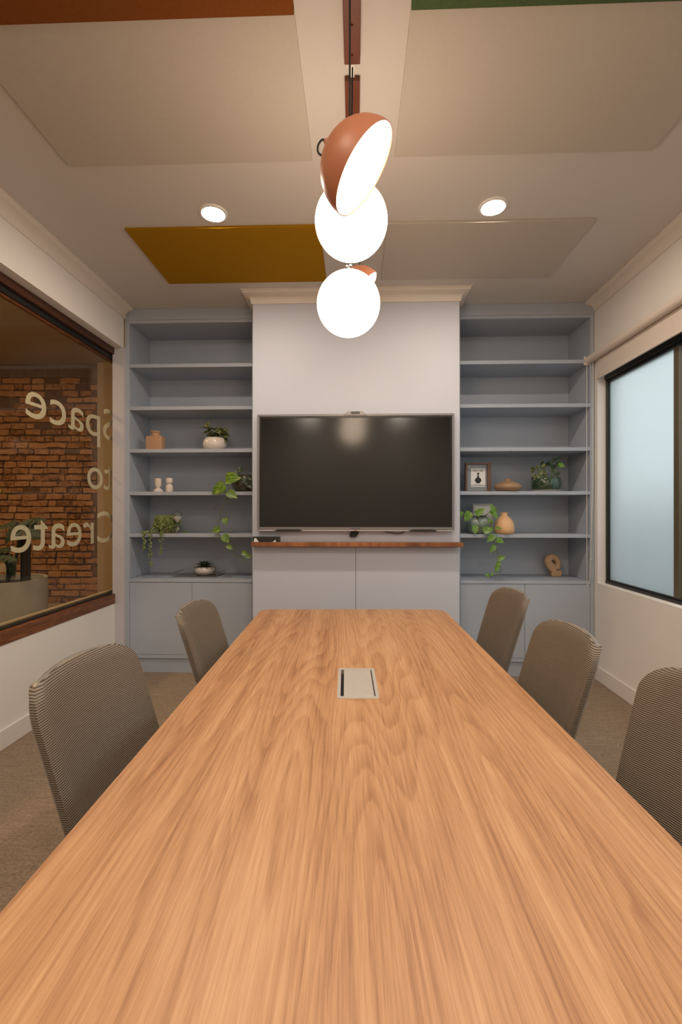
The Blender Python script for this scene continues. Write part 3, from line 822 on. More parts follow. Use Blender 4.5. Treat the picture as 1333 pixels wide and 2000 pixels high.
# cable box set in the table
cbx = thing('table_power_box', 'flush metal cable box with a slot, set into the tabletop', 'power box', (.045, 1.71, .7295), 'T')
bx0, bx1, by0, by1 = -.029, .117, 1.560, 1.861
bm = NB()
out = rrect(bx0, bx1, by0, by1, .008, 5); inn = rrect(bx0+.012, bx1-.012, by0+.018, by1-.018, .001, 5)
va = [bm.verts.new((p[0], p[1], .7318)) for p in out]; vb = [bm.verts.new((p[0], p[1], .7318)) for p in inn]; vc = [bm.verts.new((p[0], p[1], .7296)) for p in out]
vd = [bm.verts.new((p[0], p[1], .7296)) for p in inn]
N = len(va)
for i in range(N):
    j = (i+1) % N
    bm.faces.new((va[i], va[j], vb[j], vb[i])); bm.faces.new((vc[i], vc[j], va[j], va[i])); bm.faces.new((vb[i], vb[j], vd[j], vd[i]))
bmesh.ops.recalc_face_normals(bm, faces=bm.faces[:])
sub(cbx, 'rim', bm, M['steel'])
bm = NB(); box(bm, bx0+.012, bx1-.012, by0+.018, by1-.018, .7296, .7299); sub(cbx, 'recess', bm, M['tvblack'])
bm = NB(); box(bm, bx0+.0235, bx1-.0160, by0+.0190, by1-.0190, .7299, .7317, .0004); sub(cbx, 'lid', bm, M['steel'])
bm = NB(); box(bm, bx0+.0125, bx0+.0225, by1-.065, by1-.019, .7299, .7306); sub(cbx, 'socket', bm, mat('brown_socket', (.09, .07, .05), .4))

# ================================================================== CHAIRS
def chair_proto():
    t = thing('office_chair', '', 'chair', (0, 0, 0), group='mesh back meeting chairs')
    wt, wm, zt, lean, curv, lum, r, arch = .247, .242, .954, .273, .049, .011, .074, .021
    zb = .47
    def halfw(z):
        w = wt+(wm-wt)*(zt-z)/.4
        # rounded top corner
        if z > zt-r:
            u = (z-(zt-r))/r; w = w-r+r*math.sqrt(max(0, 1-u*u))
        if z < zb+.05:
            u = 1-(z-zb)/.05; w = w-.05+.05*math.sqrt(max(0, 1-u*u))
        return w
    def surf(s, z, off=0.0):
        q = (s/wt)
        z2 = z-arch*q*q*max(0, (z-zb)/(zt-zb))
        tt = z2-.5
        b = lean*tt+lum*(tt/.4)**2-curv*q*q
        return Vector((s, -(b+off), z2))
    # local: faces +Y
    nz = 26; ns = 14
    zs = [zb+(zt-zb)*(.5-.5*math.cos(math.pi*i/nz)) for i in range(nz+1)]
    def shell(off, inset, bm, flip):
        grid = []
        for z in zs:
            zc = zb+inset+(z-zb)*(zt-zb-2*inset)/(zt-zb)
            w = max(halfw(z)-inset, .002); row = []
            for k in range(ns+1):
                s = -w+2*w*k/ns; e = abs(s)/max(w, 1e-6)
                # edges roll backwards
                edge = max(0, 1-(min(w-abs(s), .03)/.03)); top = max(0, 1-(zt-zc)/.03)
                o = off+.012*(edge**2)+.010*top**2
                row.append(bm.verts.new(surf(s, zc, o)))
            grid.append(row)
        for a, b in zip(grid, grid[1:]):
            for k in range(ns): bm.faces.new((a[k], a[k+1], b[k+1], b[k]))
        return grid
    bm = NB(); f = shell(0, 0, bm, False); g = shell(.016, .002, bm, True)
    def border(gr): return gr[0]+[row[-1] for row in gr[1:-1]]+gr[-1][::-1]+[row[0] for row in gr[-2:0:-1]]
    A, B = border(f), border(g)
    for i in range(len(A)):
        j = (i+1) % len(A)
        try: bm.faces.new((A[i], A[j], B[j], B[i]))
        except Exception: pass
    bmesh.ops.remove_doubles(bm, verts=bm.verts[:], dist=.0004)
    bmesh.ops.recalc_face_normals(bm, faces=bm.faces[:])
    part('backrest', bm, M['chairmesh'], t, smooth=60)
    # rim behind the mesh
    path = []
    for z in zs[1:]: path.append(surf(halfw(z)-.010, z-.006, .024))
    wtop = halfw(zt)-.010
    for k in range(1, 12): path.append(surf(wtop*(1-k/6), zt-.006, .024))
    for z in zs[::-1][:-1]: path.append(surf(-halfw(z)+.010, z-.006, .024))
    bm = NB(); tube(bm, path, .008, 8); part('back_rim', bm, M['frame_rim'], t, smooth=True)
    # spine and seat
    bm = NB(); tube(bm, spline([surf(0, .80, .028), surf(0, .62, .034), Vector((0, -.05, .46)), Vector((0, .04, .405)), Vector((0, .16, .40))]), [.014]*24+[.018]*1, 8) if False else tube(bm, spline([surf(0, .80, .028), surf(0, .62, .034), Vector((0, -.05, .46)), Vector((0, .04, .405)), Vector((0, .16, .40))]), .016, 8)
    part('back_spine', bm, M['black'], t, smooth=True)
    bm = NB(); prism(bm, rrect(-.235, .235, .03, .48, .10, 6), .425, .475); bmesh.ops.bevel(bm, geom=[e for e in bm.edges if abs(e.verts[0].co.z-e.verts[1].co.z) < 1e-5], offset=.015, segments=3, affect='EDGES', profile=.5)
    part('seat', bm, M['seat'], t, smooth=50)
    bm = NB(); box(bm, -.07, .07, .13, .36, .385, .425, .01, 2); part('tilt_mechanism', bm, M['black'], t)
    bm = NB(); lathe(bm, [(.026, .09), (.026, .26), (.016, .262), (.016, .39)], 0, .24, 0, 16); part('gas_column', bm, M['black'], t, smooth=True)
    for k in range(5):
        a = R(90+72*k)
        d = Vector((math.cos(a), math.sin(a), 0)); c = Vector((0, .24, 0))
        bm = NB(); tube(bm, [c+Vector((0, 0, .105)), c+d*.15+Vector((0, 0, .092)), c+d*.28+Vector((0, 0, .068))], [.024, .018, .013], 8)
        lg = part('leg', bm, M['black'], t, smooth=True)
        bm = NB(); q = c+d*.28; n = Vector((-d.y, d.x, 0))
        for sg in (-1, 1):
            p0 = q+n*.008*sg+Vector((0, 0, .028)); p1 = q+n*.024*sg+Vector((0, 0, .028))
            tube(bm, [p0, p1], .028, 14)
        tube(bm, [q+Vector((0, 0, .03)), q+Vector((0, 0, .072))], .006, 8)
        part('castor', bm, M['black'], lg, smooth=50)
    return t
def copy_tree(o, parent=None):
    c = o.copy(); COL.objects.link(c)
    if parent is not None: c.parent = parent
    for ch in list(o.children): copy_tree(ch, c)
    return c
proto = chair_proto()
spots = [(-.659, 1.277, .144, 'L', 'large near chair with taupe ribbed mesh back on the left side of the table'),
         (-.607, 2.033, 2.891, 'L', 'far chair with taupe mesh back on the left side, in front of the left cabinet'),
         (.708, 2.430, .4, 'R', 'farthest of the three right side mesh chairs, nearest the right cabinet'),
         (.650, 1.664, -2.142, 'R', 'middle of the three mesh chairs on the right side of the table'),
         (.800, 1.076, 14.411, 'R', 'nearest right side mesh chair, cut off by the right edge of the photo')]
for i, (x, y, rot, side, lab) in enumerate(spots):
    c = proto if i == 0 else copy_tree(proto)
    a = rot+(0 if side == 'L' else 180)
    c.location = (x, y, 0); c.rotation_euler = (0, 0, R(a-90)); c['label'] = lab

# ================================================================== LEAVES
def leaf_mesh(kind):
    """unit leaf: base at origin, tip at +Y (length 1), lies in XY, face +Z"""
    bm = NB()
    if kind == 'heart': prof = [(0, .0), (.06, .30), (.18, .40), (.38, .41), (.60, .31), (.80, .16), (.92, .06), (1, 0)]; notch = -.10
    elif kind == 'oval': prof = [(0, .02), (.15, .16), (.35, .25), (.55, .25), (.78, .16), (.92, .07), (1, 0)]; notch = 0
    else: prof = [(0, .03), (.2, .10), (.45, .14), (.7, .11), (.9, .05), (1, 0)]; notch = 0
    rows = []
    for y, w in prof:
        z = -.16*y*y
        row = []
        for k in (-1, -.5, 0, .5, 1):
            row.append(bm.verts.new((w*k, y+(notch*abs(k) if y < .2 else 0), z+abs(k)*w*.28-.04*(k*k)*w)))
        rows.append(row)
    for a, b in zip(rows, rows[1:]):
        for k in range(4): bm.faces.new((a[k], a[k+1], b[k+1], b[k]))
    bmesh.ops.remove_doubles(bm, verts=bm.verts[:], dist=.0005)
    bmesh.ops.recalc_face_normals(bm, faces=bm.faces[:])
    return bm
LM = {}
def lmesh(kind, m):
    k = (kind, m.name)
    if k not in LM: LM[k] = make_mesh('leaf', leaf_mesh(kind), m, True)
    return LM[k]
def leaf(root, base, tip, kind, m, width=1.0, face=(0, -1, .3), roll=0.0):
    """leaf in world coordinates, face = direction its upper side looks"""
    b = Vector(base); t = Vector(tip); d = t-b; L = d.length; yv = d.normalized()
    f = Vector(face).normalized(); xv = yv.cross(f)
    if xv.length < .05: xv = yv.cross(Vector((1, 0, 0)))
    xv.normalize(); zv = xv.cross(yv).normalized()
    mx = Matrix((xv*L*width, yv*L, zv*L)).transposed().to_4x4()
    mx = mx @ Matrix.Rotation(roll, 4, 'Y')
    mx.translation = b-BASE[root.name]
    o = bpy.data.objects.new('leaf', lmesh(kind, m)); COL.objects.link(o)
    o.parent = root; o.matrix_local = mx
    return o
def vine(root, pts, rad, m, name='stem'):
    bm = NB(); tube(bm, spline(pts, 5), rad, 6); return sub(root, name, bm, m, True)

def pot_lathe(prof, th=.006):
    """closed pot wall from an outer profile"""
    top = prof[-1]
    inner = [(max(r-th, .004), z) for r, z in prof[::-1] if z > .012]
    return [(0, prof[0][1])]+prof+inner+[(0, inner[-1][1])]

# ---------------------------------------------------------------- left bookcase things
S1, S2, S3, S4, S5, SC = SH[0], SH[1], SH[2], SH[3], SH[4], .7995
# square vase
x, y, _ = (-1.749, 3.93, 1.921)
v = thing('square_vase', 'square speckled tan bottle vase with short round neck', 'vase', (x, y, S3))
bm = NB(); box(bm, x-.069, x+.069, y-.045, y+.045, S3, S3+.124, .007, 3); sub(v, 'body', bm, M['speckle'], 50)
bm = NB(); lathe(bm, [(.036, .122), (.035, .150), (.044, .160), (.044, .168), (.037, .169), (.030, .150), (0, .140)], x, y, S3, 28); sub(v, 'neck', bm, M['speckle'], True)
# white pot with variegated plant
x, y, _ = (-1.231, 3.95, 1.922)
v = thing('potted_plant', 'small variegated bushy plant in a round glossy white pot, second shelf row', 'plant', (x, y, S3))
bm = NB(); lathe(bm, pot_lathe([(.070, 0), (.078, .004), (.097, .030), (.102, .055), (.098, .082), (.088, .098), (.084, .102), (.087, .108)]), x, y, S3, 36); sub(v, 'pot', bm, M['white_ceramic'], True)
bm = NB(); lathe(bm, [(0, .095), (.080, .094)], x, y, S3, 20); sub(v, 'soil', bm, M['soil'])
rnd = random.Random(3)
for k in range(46):
    a = rnd.uniform(0, 2*math.pi); rr = rnd.uniform(.01, .105); hh = rnd.uniform(.13, .23)-rr*.45
    b = Vector((x+math.cos(a)*rr*.7, y+math.sin(a)*rr*.6, S3+hh)); dd = Vector((math.cos(a), math.sin(a)*.7, rnd.uniform(-.7, .45))).normalized()
    leaf(v, b, b+dd*rnd.uniform(.055, .075), 'oval', M['varieg'], 1.2, (math.cos(a)*.3, -.6, .8))
leaf(v, (x-.07, y-.03, S3+.195), (x-.138, y-.05, S3+.200), 'oval', M['varieg'], .8, (0, -.4, 1))
leaf(v, (x-.05, y-.04, S3+.245), (x-.055, y-.07, S3+.185), 'oval', M['varieg'], 1.3, (-.2, -1, .2))
leaf(v, (x+.05, y-.04, S3+.18), (x+.062, y-.075, S3+.135), 'oval', M['varieg'], 1.3, (.2, -1, .2))
bm = NB()
for k in range(12):
    a = k*.9; tube(bm, [(x+.03*math.cos(a), y+.03*math.sin(a), S3+.09), (x+.05*math.cos(a), y+.05*math.sin(a), S3+.17)], .0025, 5)
sub(v, 'stems', bm, M['stem'], kind='stuff')
# candle holders
x, y, _ = (-1.722, 3.92, 1.544)
bm = NB(); lathe(bm, [(0, 0), (.040, 0), (.042, .006), (.040, .016), (.028, .028), (.017, .036), (.017, .040), (.026, .050), (.0285, .060), (.0285, .118), (.026, .120), (.022, .118), (.021, .060), (0, .058)], x, y, S4, 32)
solo('candle_holder', bm, M['cream_ceramic'], 'cream candle holder with flared disc foot, left of the pair', 'candle holder', (x, y, S4), smooth=50, group='cream candle holders')
x, y, _ = (-1.623, 3.92, 1.544)
bm = NB(); lathe(bm, [(0, 0), (.029, 0), (.031, .004), (.031, .048), (.027, .060), (.018, .068), (.018, .071), (.027, .078), (.029, .088), (.029, .118), (.026, .122), (.022, .120), (.021, .080), (0, .078)], x, y, S4, 32)
solo('candle_holder', bm, M['cream_ceramic'], 'cream double-barrel candle holder, right of the pair', 'candle holder', (x, y, S4), smooth=50, group='cream candle holders')
# smoky pot with trailing pothos
x, y, _ = (-0.966, 3.955, 1.545)
v = thing('trailing_pothos', 'long trailing pothos in a smoky olive round pot beside the screen wall', 'plant', (x, y, S4))
bm = NB(); lathe(bm, pot_lathe([(.080, 0), (.084, .010), (.108, .040), (.120, .075), (.118, .105), (.106, .130), (.100, .142), (.104, .146)]), x, y, S4, 36); sub(v, 'pot', bm, M['darkpot'], True)
bm = NB(); lathe(bm, [(0, .128), (.098, .127)], x, y, S4, 20); sub(v, 'soil', bm, M['soil'])
bm = NB(); lathe(bm, [(0, .0), (.092, 0), (.094, .005), (.080, .008)], x, y, S4, 28); sub(v, 'saucer', bm, M['tvblack'], True)
vine(v, [(x-.03, y, S4+.135), (-1.017, 3.86, 1.698), (-1.058, 3.8, 1.663), (-1.077, 3.79, 1.598), (-1.088, 3.785, 1.542), (-1.093, 3.785, 1.473), (-1.119, 3.785, 1.413), (-1.132, 3.785, 1.37), (-1.136, 3.785, 1.318), (-1.149, 3.785, 1.25), (-1.149, 3.785, 1.207), (-1.127, 3.785, 1.142), (-1.084, 3.785, 1.069), (-1.032, 3.8, 1.012), (-0.975, 3.8, 0.982), (-0.932, 3.8, 0.961), (-0.9, 3.81, 0.943)], .0026, M['stem'])
for b, tp, wd in (((-1.081, 3.79, 1.649), (-0.959, 3.77, 1.661), 1.05), ((-1.101, 3.785, 1.593), (-1.209, 3.77, 1.524), .95), ((-1.067, 3.785, 1.533), (-0.985, 3.77, 1.49), .95), ((-1.101, 3.785, 1.314), (-1.075, 3.77, 1.267), 1.15), ((-1.14, 3.785, 1.228), (-1.207, 3.775, 1.207), .95), ((-1.106, 3.785, 1.172), (-1.06, 3.775, 1.113), 1.15), ((-1.071, 3.785, 1.087), (-1.025, 3.775, 1.058), .9), ((-0.949, 3.8, 1.03), (-0.898, 3.785, 1.006), .9), ((-0.923, 3.8, 1.008), (-0.869, 3.79, 0.988), .9)):
    leaf(v, b, tp, 'heart', M['pothos'], wd, (.15, -1, .35))
for b, tp in (((-0.994, 3.84, 1.692), (-1.025, 3.84, 1.74)), ((-0.986, 3.84, 1.709), (-0.984, 3.85, 1.767)), ((-0.977, 3.84, 1.714), (-0.973, 3.86, 1.764)), ((-0.928, 3.82, 1.656), (-0.932, 3.8, 1.602)), ((-0.915, 3.82, 1.638), (-0.906, 3.8, 1.577)), ((-0.911, 3.82, 1.664), (-0.874, 3.81, 1.65)), ((-0.898, 3.82, 1.608), (-0.871, 3.8, 1.564))):
    leaf(v, b, tp, 'heart', M['darkleaf'], .9, (.1, -1, .2))
vine(v, [(x+.02, y, S4+.135), (-0.962, 3.85, 1.688), (-0.911, 3.82, 1.677), (-0.9, 3.81, 1.638), (-0.917, 3.81, 1.586), (-0.943, 3.81, 1.564), (-0.906, 3.8, 1.546), (-0.874, 3.81, 1.551)], .0022, M['stem_brown'])
vine(v, [(-1.093, 3.785, 1.473), (-1.071, 3.785, 1.486), (-1.054, 3.785, 1.512)], .0022, M['stem_brown'])
vine(v, [(-1.127, 3.785, 1.383), (-1.145, 3.785, 1.422), (-1.162, 3.785, 1.43), (-1.188, 3.785, 1.374)], .0018, M['stem_brown'])
vine(v, [(-1.14, 3.785, 1.318), (-1.123, 3.785, 1.306), (-1.101, 3.785, 1.314)], .0020, M['stem_brown'])
vine(v, [(-1.093, 3.785, 1.533), (-1.101, 3.785, 1.585), (-1.106, 3.785, 1.602)], .0020, M['stem'])
# trailing succulent
x, y, _ = (-1.649, 3.94, 1.181)
v = thing('trailing_succulent', 'small bushy trailing succulent spilling over the shelf edge, left bookcase', 'plant', (x, y, S5))
bm = NB(); lathe(bm, pot_lathe([(.062, 0), (.070, .01), (.085, .06), (.088, .11), (.084, .125), (.088, .130)]), x, y, S5, 30); sub(v, 'pot', bm, mat('green_gold_glaze', (.16, .15, .05), .12, coat=.5), True)
rnd = random.Random(11)
def beads(bm, pts, sp=.0085, r=.0048, jit=.009):
    P = spline(pts, 10)
    for i in range(len(P)-1):
        n = max(1, int((P[i+1]-P[i]).length/sp*1.6))
        for k in range(n):
            p = P[i].lerp(P[i+1], k/n)+Vector((rnd.uniform(-jit, jit), rnd.uniform(-jit, jit), rnd.uniform(-jit, jit)*.5))
            rr = r*rnd.uniform(.7, 1.25)
            mt = Matrix.Translation(p) @ Matrix.Rotation(rnd.uniform(0, 6), 4, 'Z') @ Matrix.Rotation(rnd.uniform(-1, 1), 4, 'X') @ Matrix.Diagonal((1, .55, 1.35, 1))
            bmesh.ops.create_icosphere(bm, subdivisions=1, radius=rr, matrix=mt)
bm = NB()
for k in range(95):
    a = rnd.uniform(0, 2*math.pi); rr = rnd.uniform(.050, .092)
    beads(bm, [(x+.04*math.cos(a), y+.04*math.sin(a), S5+.135), (x+rr*.9*math.cos(a), y+rr*.9*math.sin(a), S5+.142), (x+(rr+.010)*math.cos(a), y+(rr+.012)*math.sin(a)-.004, S5+.10), (x+(rr+.014)*math.cos(a+.2), y+(rr+.016)*math.sin(a+.2)-.006, S5+rnd.uniform(.012, .07))], r=.0082, jit=.011, sp=.010)
sub(v, 'foliage', bm, M['pearl'], kind='stuff')
for pts in ([(x-.07, y-.03, S5+.09), (-1.731, 3.85, 1.238), (-1.753, 3.81, 1.209), (-1.784, 3.8, 1.197), (-1.79, 3.795, 1.145), (-1.786, 3.795, 1.076), (-1.79, 3.795, 1.05)],
            [(x-.06, y-.05, S5+.06), (-1.7, 3.84, 1.208), (-1.727, 3.8, 1.192), (-1.733, 3.795, 1.132), (-1.733, 3.795, 1.045), (-1.733, 3.795, 0.959), (-1.729, 3.795, 0.907)],
            [(x-.01, y-.09, S5+.05), (-1.647, 3.82, 1.196), (-1.641, 3.795, 1.171), (-1.641, 3.795, 1.102), (-1.641, 3.795, 1.015)],
            [(x-.08, y-.02, S5+.03), (-1.731, 3.85, 1.194), (-1.794, 3.84, 1.19), (-1.834, 3.84, 1.195)]):
    bm = NB(); beads(bm, pts, r=.0072, jit=.012, sp=.007); sub(v, 'strand', bm, M['pearl'], kind='stuff')
bm = NB(); beads(bm, [(x+.06, y+.02, S5+.10), (x+.11, y+.03, S5+.03), (x+.15, y+.02, S5+.008), (x+.18, y+.02, S5+.008)]); sub(v, 'strand', bm, M['pearl'], kind='stuff')
# hourglass
x, y, _ = (-1.523, 3.85, 1.186)
v = thing('hourglass', 'clear glass hourglass with white sand in the upper bulb', 'hourglass', (x, y, S5))
HG = [(.012, .002), (.030, .004), (.038, .022), (.040, .040), (.034, .062), (.018, .082), (.0055, .094), (.018, .108), (.034, .128), (.040, .150), (.038, .168), (.028, .184), (.010, .190), (0, .1905)]
bm = NB(); lathe(bm, [(0, .002)]+HG, x, y, S5, 28); sub(v, 'glass_bulbs', bm, M['clearglass'], True)
bm = NB(); lathe(bm, [(0, .094), (.004, .0945), (.0165, .108), (.0325, .128), (.0375, .144), (0, .146)], x, y, S5, 24); sub(v, 'sand', bm, M['sand'], 40)
# wire tray and bowl
c1, c2, c3, c4 = Vector((-1.604, 3.941, 0.8)), Vector((-1.212, 3.954, 0.8)), Vector((-1.209, 4.187, 0.8)), Vector((-1.654, 4.244, 0.8))
ya, yb = c1.y, c3.y+.03
v = thing('wire_tray', 'dark metal tray with thin wire rail on the left counter', 'tray', ((c1.x+c2.x)/2, (ya+yb)/2, SC))
xa, xb = c1.x, c2.x
bm = NB(); box(bm, xa, xb, ya, yb, SC+.0008, SC+.004, .0008); sub(v, 'tray_plate', bm, mat('dark_tray_plate', (.16, .15, .14), .25, metal=.3))
bm = NB(); hz = SC+.034
q = [(xa, ya), (xb, ya), (xb, yb), (xa, yb)]
tube(bm, [(p[0], p[1], hz) for p in q], .0028, 6, True)
for p in q: tube(bm, [(p[0], p[1], SC+.003), (p[0], p[1], hz)], .0028, 6)
sub(v, 'rail', bm, M['wire'], True)
x = (xa+xb)/2+.045; y = (ya+yb)/2-.005
zb_ = SC+.0045
v = thing('potted_succulent', 'grey green rosette succulent in a low white bowl standing on the wire tray', 'plant', (x, y, zb_))
bm = NB(); lathe(bm, pot_lathe([(.050, 0), (.060, .003), (.084, .022), (.092, .042), (.088, .060), (.078, .070), (.076, .072)]), x, y, zb_, 36); sub(v, 'bowl', bm, M['white_ceramic'], True)
bm = NB(); lathe(bm, [(0, .064), (.074, .062)], x, y, zb_, 20); sub(v, 'soil', bm, M['soil'])
for ring, (n, L, el, h0) in enumerate(((12, .085, .12, .068), (11, .075, .55, .072), (9, .062, .95, .078), (6, .045, 1.3, .082))):
    for k in range(n):
        a = 2*math.pi*(k+ring*.4)/n; d = Vector((math.cos(a)*math.cos(el), math.sin(a)*math.cos(el), math.sin(el)))
        b = Vector((x, y, zb_+h0))+Vector((math.cos(a), math.sin(a), 0))*.012
        leaf(v, b, b+d*L, 'oval', M['succulent'], .62, (0, 0, 1) if el < 1 else (math.cos(a)*-1, math.sin(a)*-1, .4))

# ---------------------------------------------------------------- right bookcase things
# picture frame with vase print
fy = 3.96
x0, _, z1 = (0.951, 3.96, 1.807); x1 = (1.17, 3.96, 1.807)[0]
v = thing('picture_frame', 'deep brown wooden frame holding a black and white vase print, right bookcase', 'picture', ((x0+x1)/2, fy, S4))
z0, zt_ = S4, S4+.252
bm = NB()
box(bm, x0, x0+.016, fy, fy+.035, z0, zt_, .001); box(bm, x1-.030, x1, fy, fy+.035, z0, zt_, .001)
box(bm, x0+.016, x1-.030, fy, fy+.035, z0, z0+.010); box(bm, x0+.016, x1-.030, fy, fy+.035, zt_-.014, zt_)
sub(v, 'frame', bm, M['frame_wood'])
bm = NB(); box(bm, x0+.016, x1-.030, fy+.020, fy+.024, z0+.010, zt_-.014); sub(v, 'backing', bm, mat('grey_backing_card', (.26, .29, .32), .4))
cx = (x0+x1)/2+.002; pw = .062
pz0, pz1 = z0+.045, z0+.205
bm = NB(); box(bm, cx-pw, cx+pw, fy+.016, fy+.0195, pz0, pz1); pr = sub(v, 'print', bm, M['paper'])
bm = NB(); box(bm, x0+.018, x0+.050, fy+.016, fy+.0195, zt_-.048, zt_-.020); sub(v, 'tag_card', bm, mat('pale_green_card', (.40, .42, .34), .7))
bm = NB()
vp = [(.010, 0), (.014, .004), (.026, .018), (.0275, .030), (.022, .042), (.009, .052), (.006, .062), (.006, .080), (.011, .088), (.012, .092)]
prism(bm, [(cx-r, pz0+.030+z*1.0) for r, z in vp]+[(cx+r, pz0+.030+z*1.0) for r, z in vp[::-1]], fy+.0150, fy+.0158, 'y')
part('vase_print', bm, M['ink'], pr, BASE[v.name])
bm = text_mesh('MON CHÉRI', .028, .0002, 'CENTER', .62)
for vv in bm.verts: c = vv.co.copy(); vv.co = Vector((cx+c.x, fy+.0154-c.z, pz1-.030+c.y*.95))
part('print_lettering', bm, M['ink'], pr, BASE[v.name])
bm = NB(); box(bm, cx-.036, cx+.036, fy+.0152, fy+.0158, pz0+.019, pz0+.0205); box(bm, cx-pw, cx+pw, fy+.0152, fy+.0158, pz0+.010, pz0+.014)
part('caption_line', bm, M['ink'], pr, BASE[v.name])
# flat vase
x, y, _ = (1.292, 3.9, 1.552)
bm = NB(); lathe(bm, [(0, 0), (.070, 0), (.092, .008), (.110, .026), (.115, .040), (.108, .054), (.080, .072), (.045, .086), (.026, .092), (.021, .098), (.022, .108), (.024, .112), (.019, .112), (.015, .098), (0, .09)], x, y, S4, 44)
solo('flat_vase', bm, M['speckle_flat'], 'squat brown stoneware vase with tiny neck beside the framed print', 'vase', (x, y, S4), smooth=50)
# green glazed pot with plant
x, y, _ = (1.634, 3.95, 1.558)
v = thing('potted_plant', 'leafy variegated plant in a low dark green glazed pot, right bookcase', 'plant', (x, y, S4))
bm = NB(); lathe(bm, [(0, .001), (.105, .001), (.122, .010), (.119, .012), (.103, .006), (0, .006)], x, y, S4, 36); sub(v, 'saucer', bm, M['white_ceramic'], True)
bm = NB(); lathe(bm, [(r, z+.007) for r, z in pot_lathe([(.104, 0), (.112, .006), (.122, .030), (.123, .070), (.119, .095), (.117, .100)])], x, y, S4, 40); sub(v, 'pot', bm, M['green_glaze'], True)
bm = NB(); lathe(bm, [(0, .092), (.112, .091)], x, y, S4, 20); sub(v, 'soil', bm, M['soil'])
rnd = random.Random(5)
for b, tp, k in ((( -.075,.19),(-.08,.235),1),((-.085,.185),(-.125,.21),1),((-.055,.20),(-.045,.235),1),((-.09,.13),(-.125,.15),1),((-.07,.15),(-.03,.175),1),((-.045,.14),(-.02,.185),1),((-.08,.11),(-.12,.105),1),((-.06,.12),(-.105,.14),1),((-.02,.12),(-.005,.155),1),((-.10,.17),(-.13,.185),1),
                 ((-.03,.20),(.0,.245),0),((0,.22),(.04,.26),0),((.03,.20),(.01,.265),0),((.05,.19),(.09,.235),0),((.06,.22),(.11,.25),0),((.04,.15),(.075,.14),0),((.01,.17),(.045,.165),0),((.06,.14),(.10,.16),0),((.03,.25),(.07,.285),0),((.05,.255),(.10,.29),0),((-.05,.23),(-.02,.26),0),((.085,.23),(.125,.225),0),((.05,.11),(.09,.115),0),((-.10,.10),(-.12,.125),0),((0,.12),(-.03,.16),0)):
    yy = rnd.uniform(-.06, .02)
    leaf(v, (x+b[0], y+yy, S4+b[1]), (x+tp[0]*1.03, y+yy-.012, S4+tp[1]), 'oval', M['varieg'] if k else M['darkleaf'], 1.5 if k else 1.2, (rnd.uniform(-.4, .4), -1, rnd.uniform(-.1, .6)))
leaf(v, (x+.075, y-.05, S4+.232), (x+.128, y-.07, S4+.210), 'oval', M['pothos_r'], 1.6, (.1, -1, .4))
bm = NB()
for b, tp in ((-.05, -.08), (-.04, -.06), (-.03, -.02), (-.02, .03), (.03, .06), (.04, .03), (.05, .08), (-.05, -.10), (.0, -.04)):
    tube(bm, spline([(x+b, y-.01, S4+.095), (x+b*.9+tp*.2, y-.02, S4+.15), (x+tp, y-.03, S4+.21)], 4), .0028, 6)
sub(v, 'stems', bm, M['stem'], True, kind='stuff')
# white ornate frame
fy = 4.03
x0, _, _ = (1.031, 4.03, 1.437); x1 = (1.204, 4.03, 1.437)[0]
v = thing('photo_frame', 'small distressed silver frame with blank white card, behind the green drip pot', 'picture', ((x0+x1)/2, fy, S5))
zt_ = S5+.258
bm = NB()
box(bm, x0, x0+.016, fy, fy+.016, S5, zt_, .003); box(bm, x1-.016, x1, fy, fy+.016, S5, zt_, .003); box(bm, x0+.016, x1-.016, fy, fy+.016, zt_-.018, zt_, .003); box(bm, x0+.016, x1-.016, fy, fy+.016, S5, S5+.018, .003)
sub(v, 'frame', bm, M['frame_silver'])
bm = NB(); box(bm, x0+.016, x1-.016, fy+.006, fy+.010, S5+.018, zt_-.018); sub(v, 'card', bm, M['paper'])
# green reactive glaze pot + pothos vine
x, y, _ = (1.045, 3.925, 1.191)
v = thing('hanging_pothos', 'bright green pothos hanging from a green and white drip glazed pot, right bookcase', 'plant', (x, y, S5))
bm = NB(); lathe(bm, pot_lathe([(.058, 0), (.062, .006), (.076, .020), (.094, .060), (.097, .095), (.088, .130), (.074, .150), (.070, .154)]), x, y, S5, 40); sub(v, 'pot', bm, M['reactive'], True)
bm = NB(); lathe(bm, [(0, .138), (.070, .137)], x, y, S5, 20); sub(v, 'soil', bm, M['soil'])
bm = NB(); lathe(bm, [(0, 0), (.061, 0), (.063, .007), (.05, .009)], x, y, S5, 28); sub(v, 'foot', bm, M['tvblack'], True)
vine(v, [(x-.01, y-.02, S5+.145), (1.024, 3.84, 1.327), (1.035, 3.8, 1.268), (1.061, 3.79, 1.218), (1.089, 3.785, 1.184), (1.127, 3.785, 1.142), (1.152, 3.785, 1.092), (1.168, 3.785, 1.041), (1.185, 3.785, 0.982), (1.193, 3.785, 0.923), (1.196, 3.785, 0.89), (1.181, 3.785, 0.856), (1.148, 3.785, 0.856), (1.11, 3.785, 0.843), (1.085, 3.785, 0.843)], .0030, M['stem'])
vine(v, [(x+.03, y-.02, S5+.145), (1.111, 3.86, 1.344), (1.114, 3.8, 1.307), (1.135, 3.785, 1.244), (1.154, 3.78, 1.202), (1.159, 3.78, 1.151), (1.159, 3.78, 1.092)], .0024, M['stem'])
vine(v, [(x+.03, y-.02, S5+.145), (1.094, 3.86, 1.34), (1.122, 3.84, 1.37), (1.14, 3.83, 1.391)], .0022, M['stem'])
vine(v, [(1.16, 3.785, 1.05), (1.143, 3.785, 1.037), (1.123, 3.785, 1.037)], .0020, M['stem'])
vine(v, [(1.193, 3.785, 0.877), (1.168, 3.785, 0.877), (1.156, 3.785, 0.877)], .0018, M['stem'])
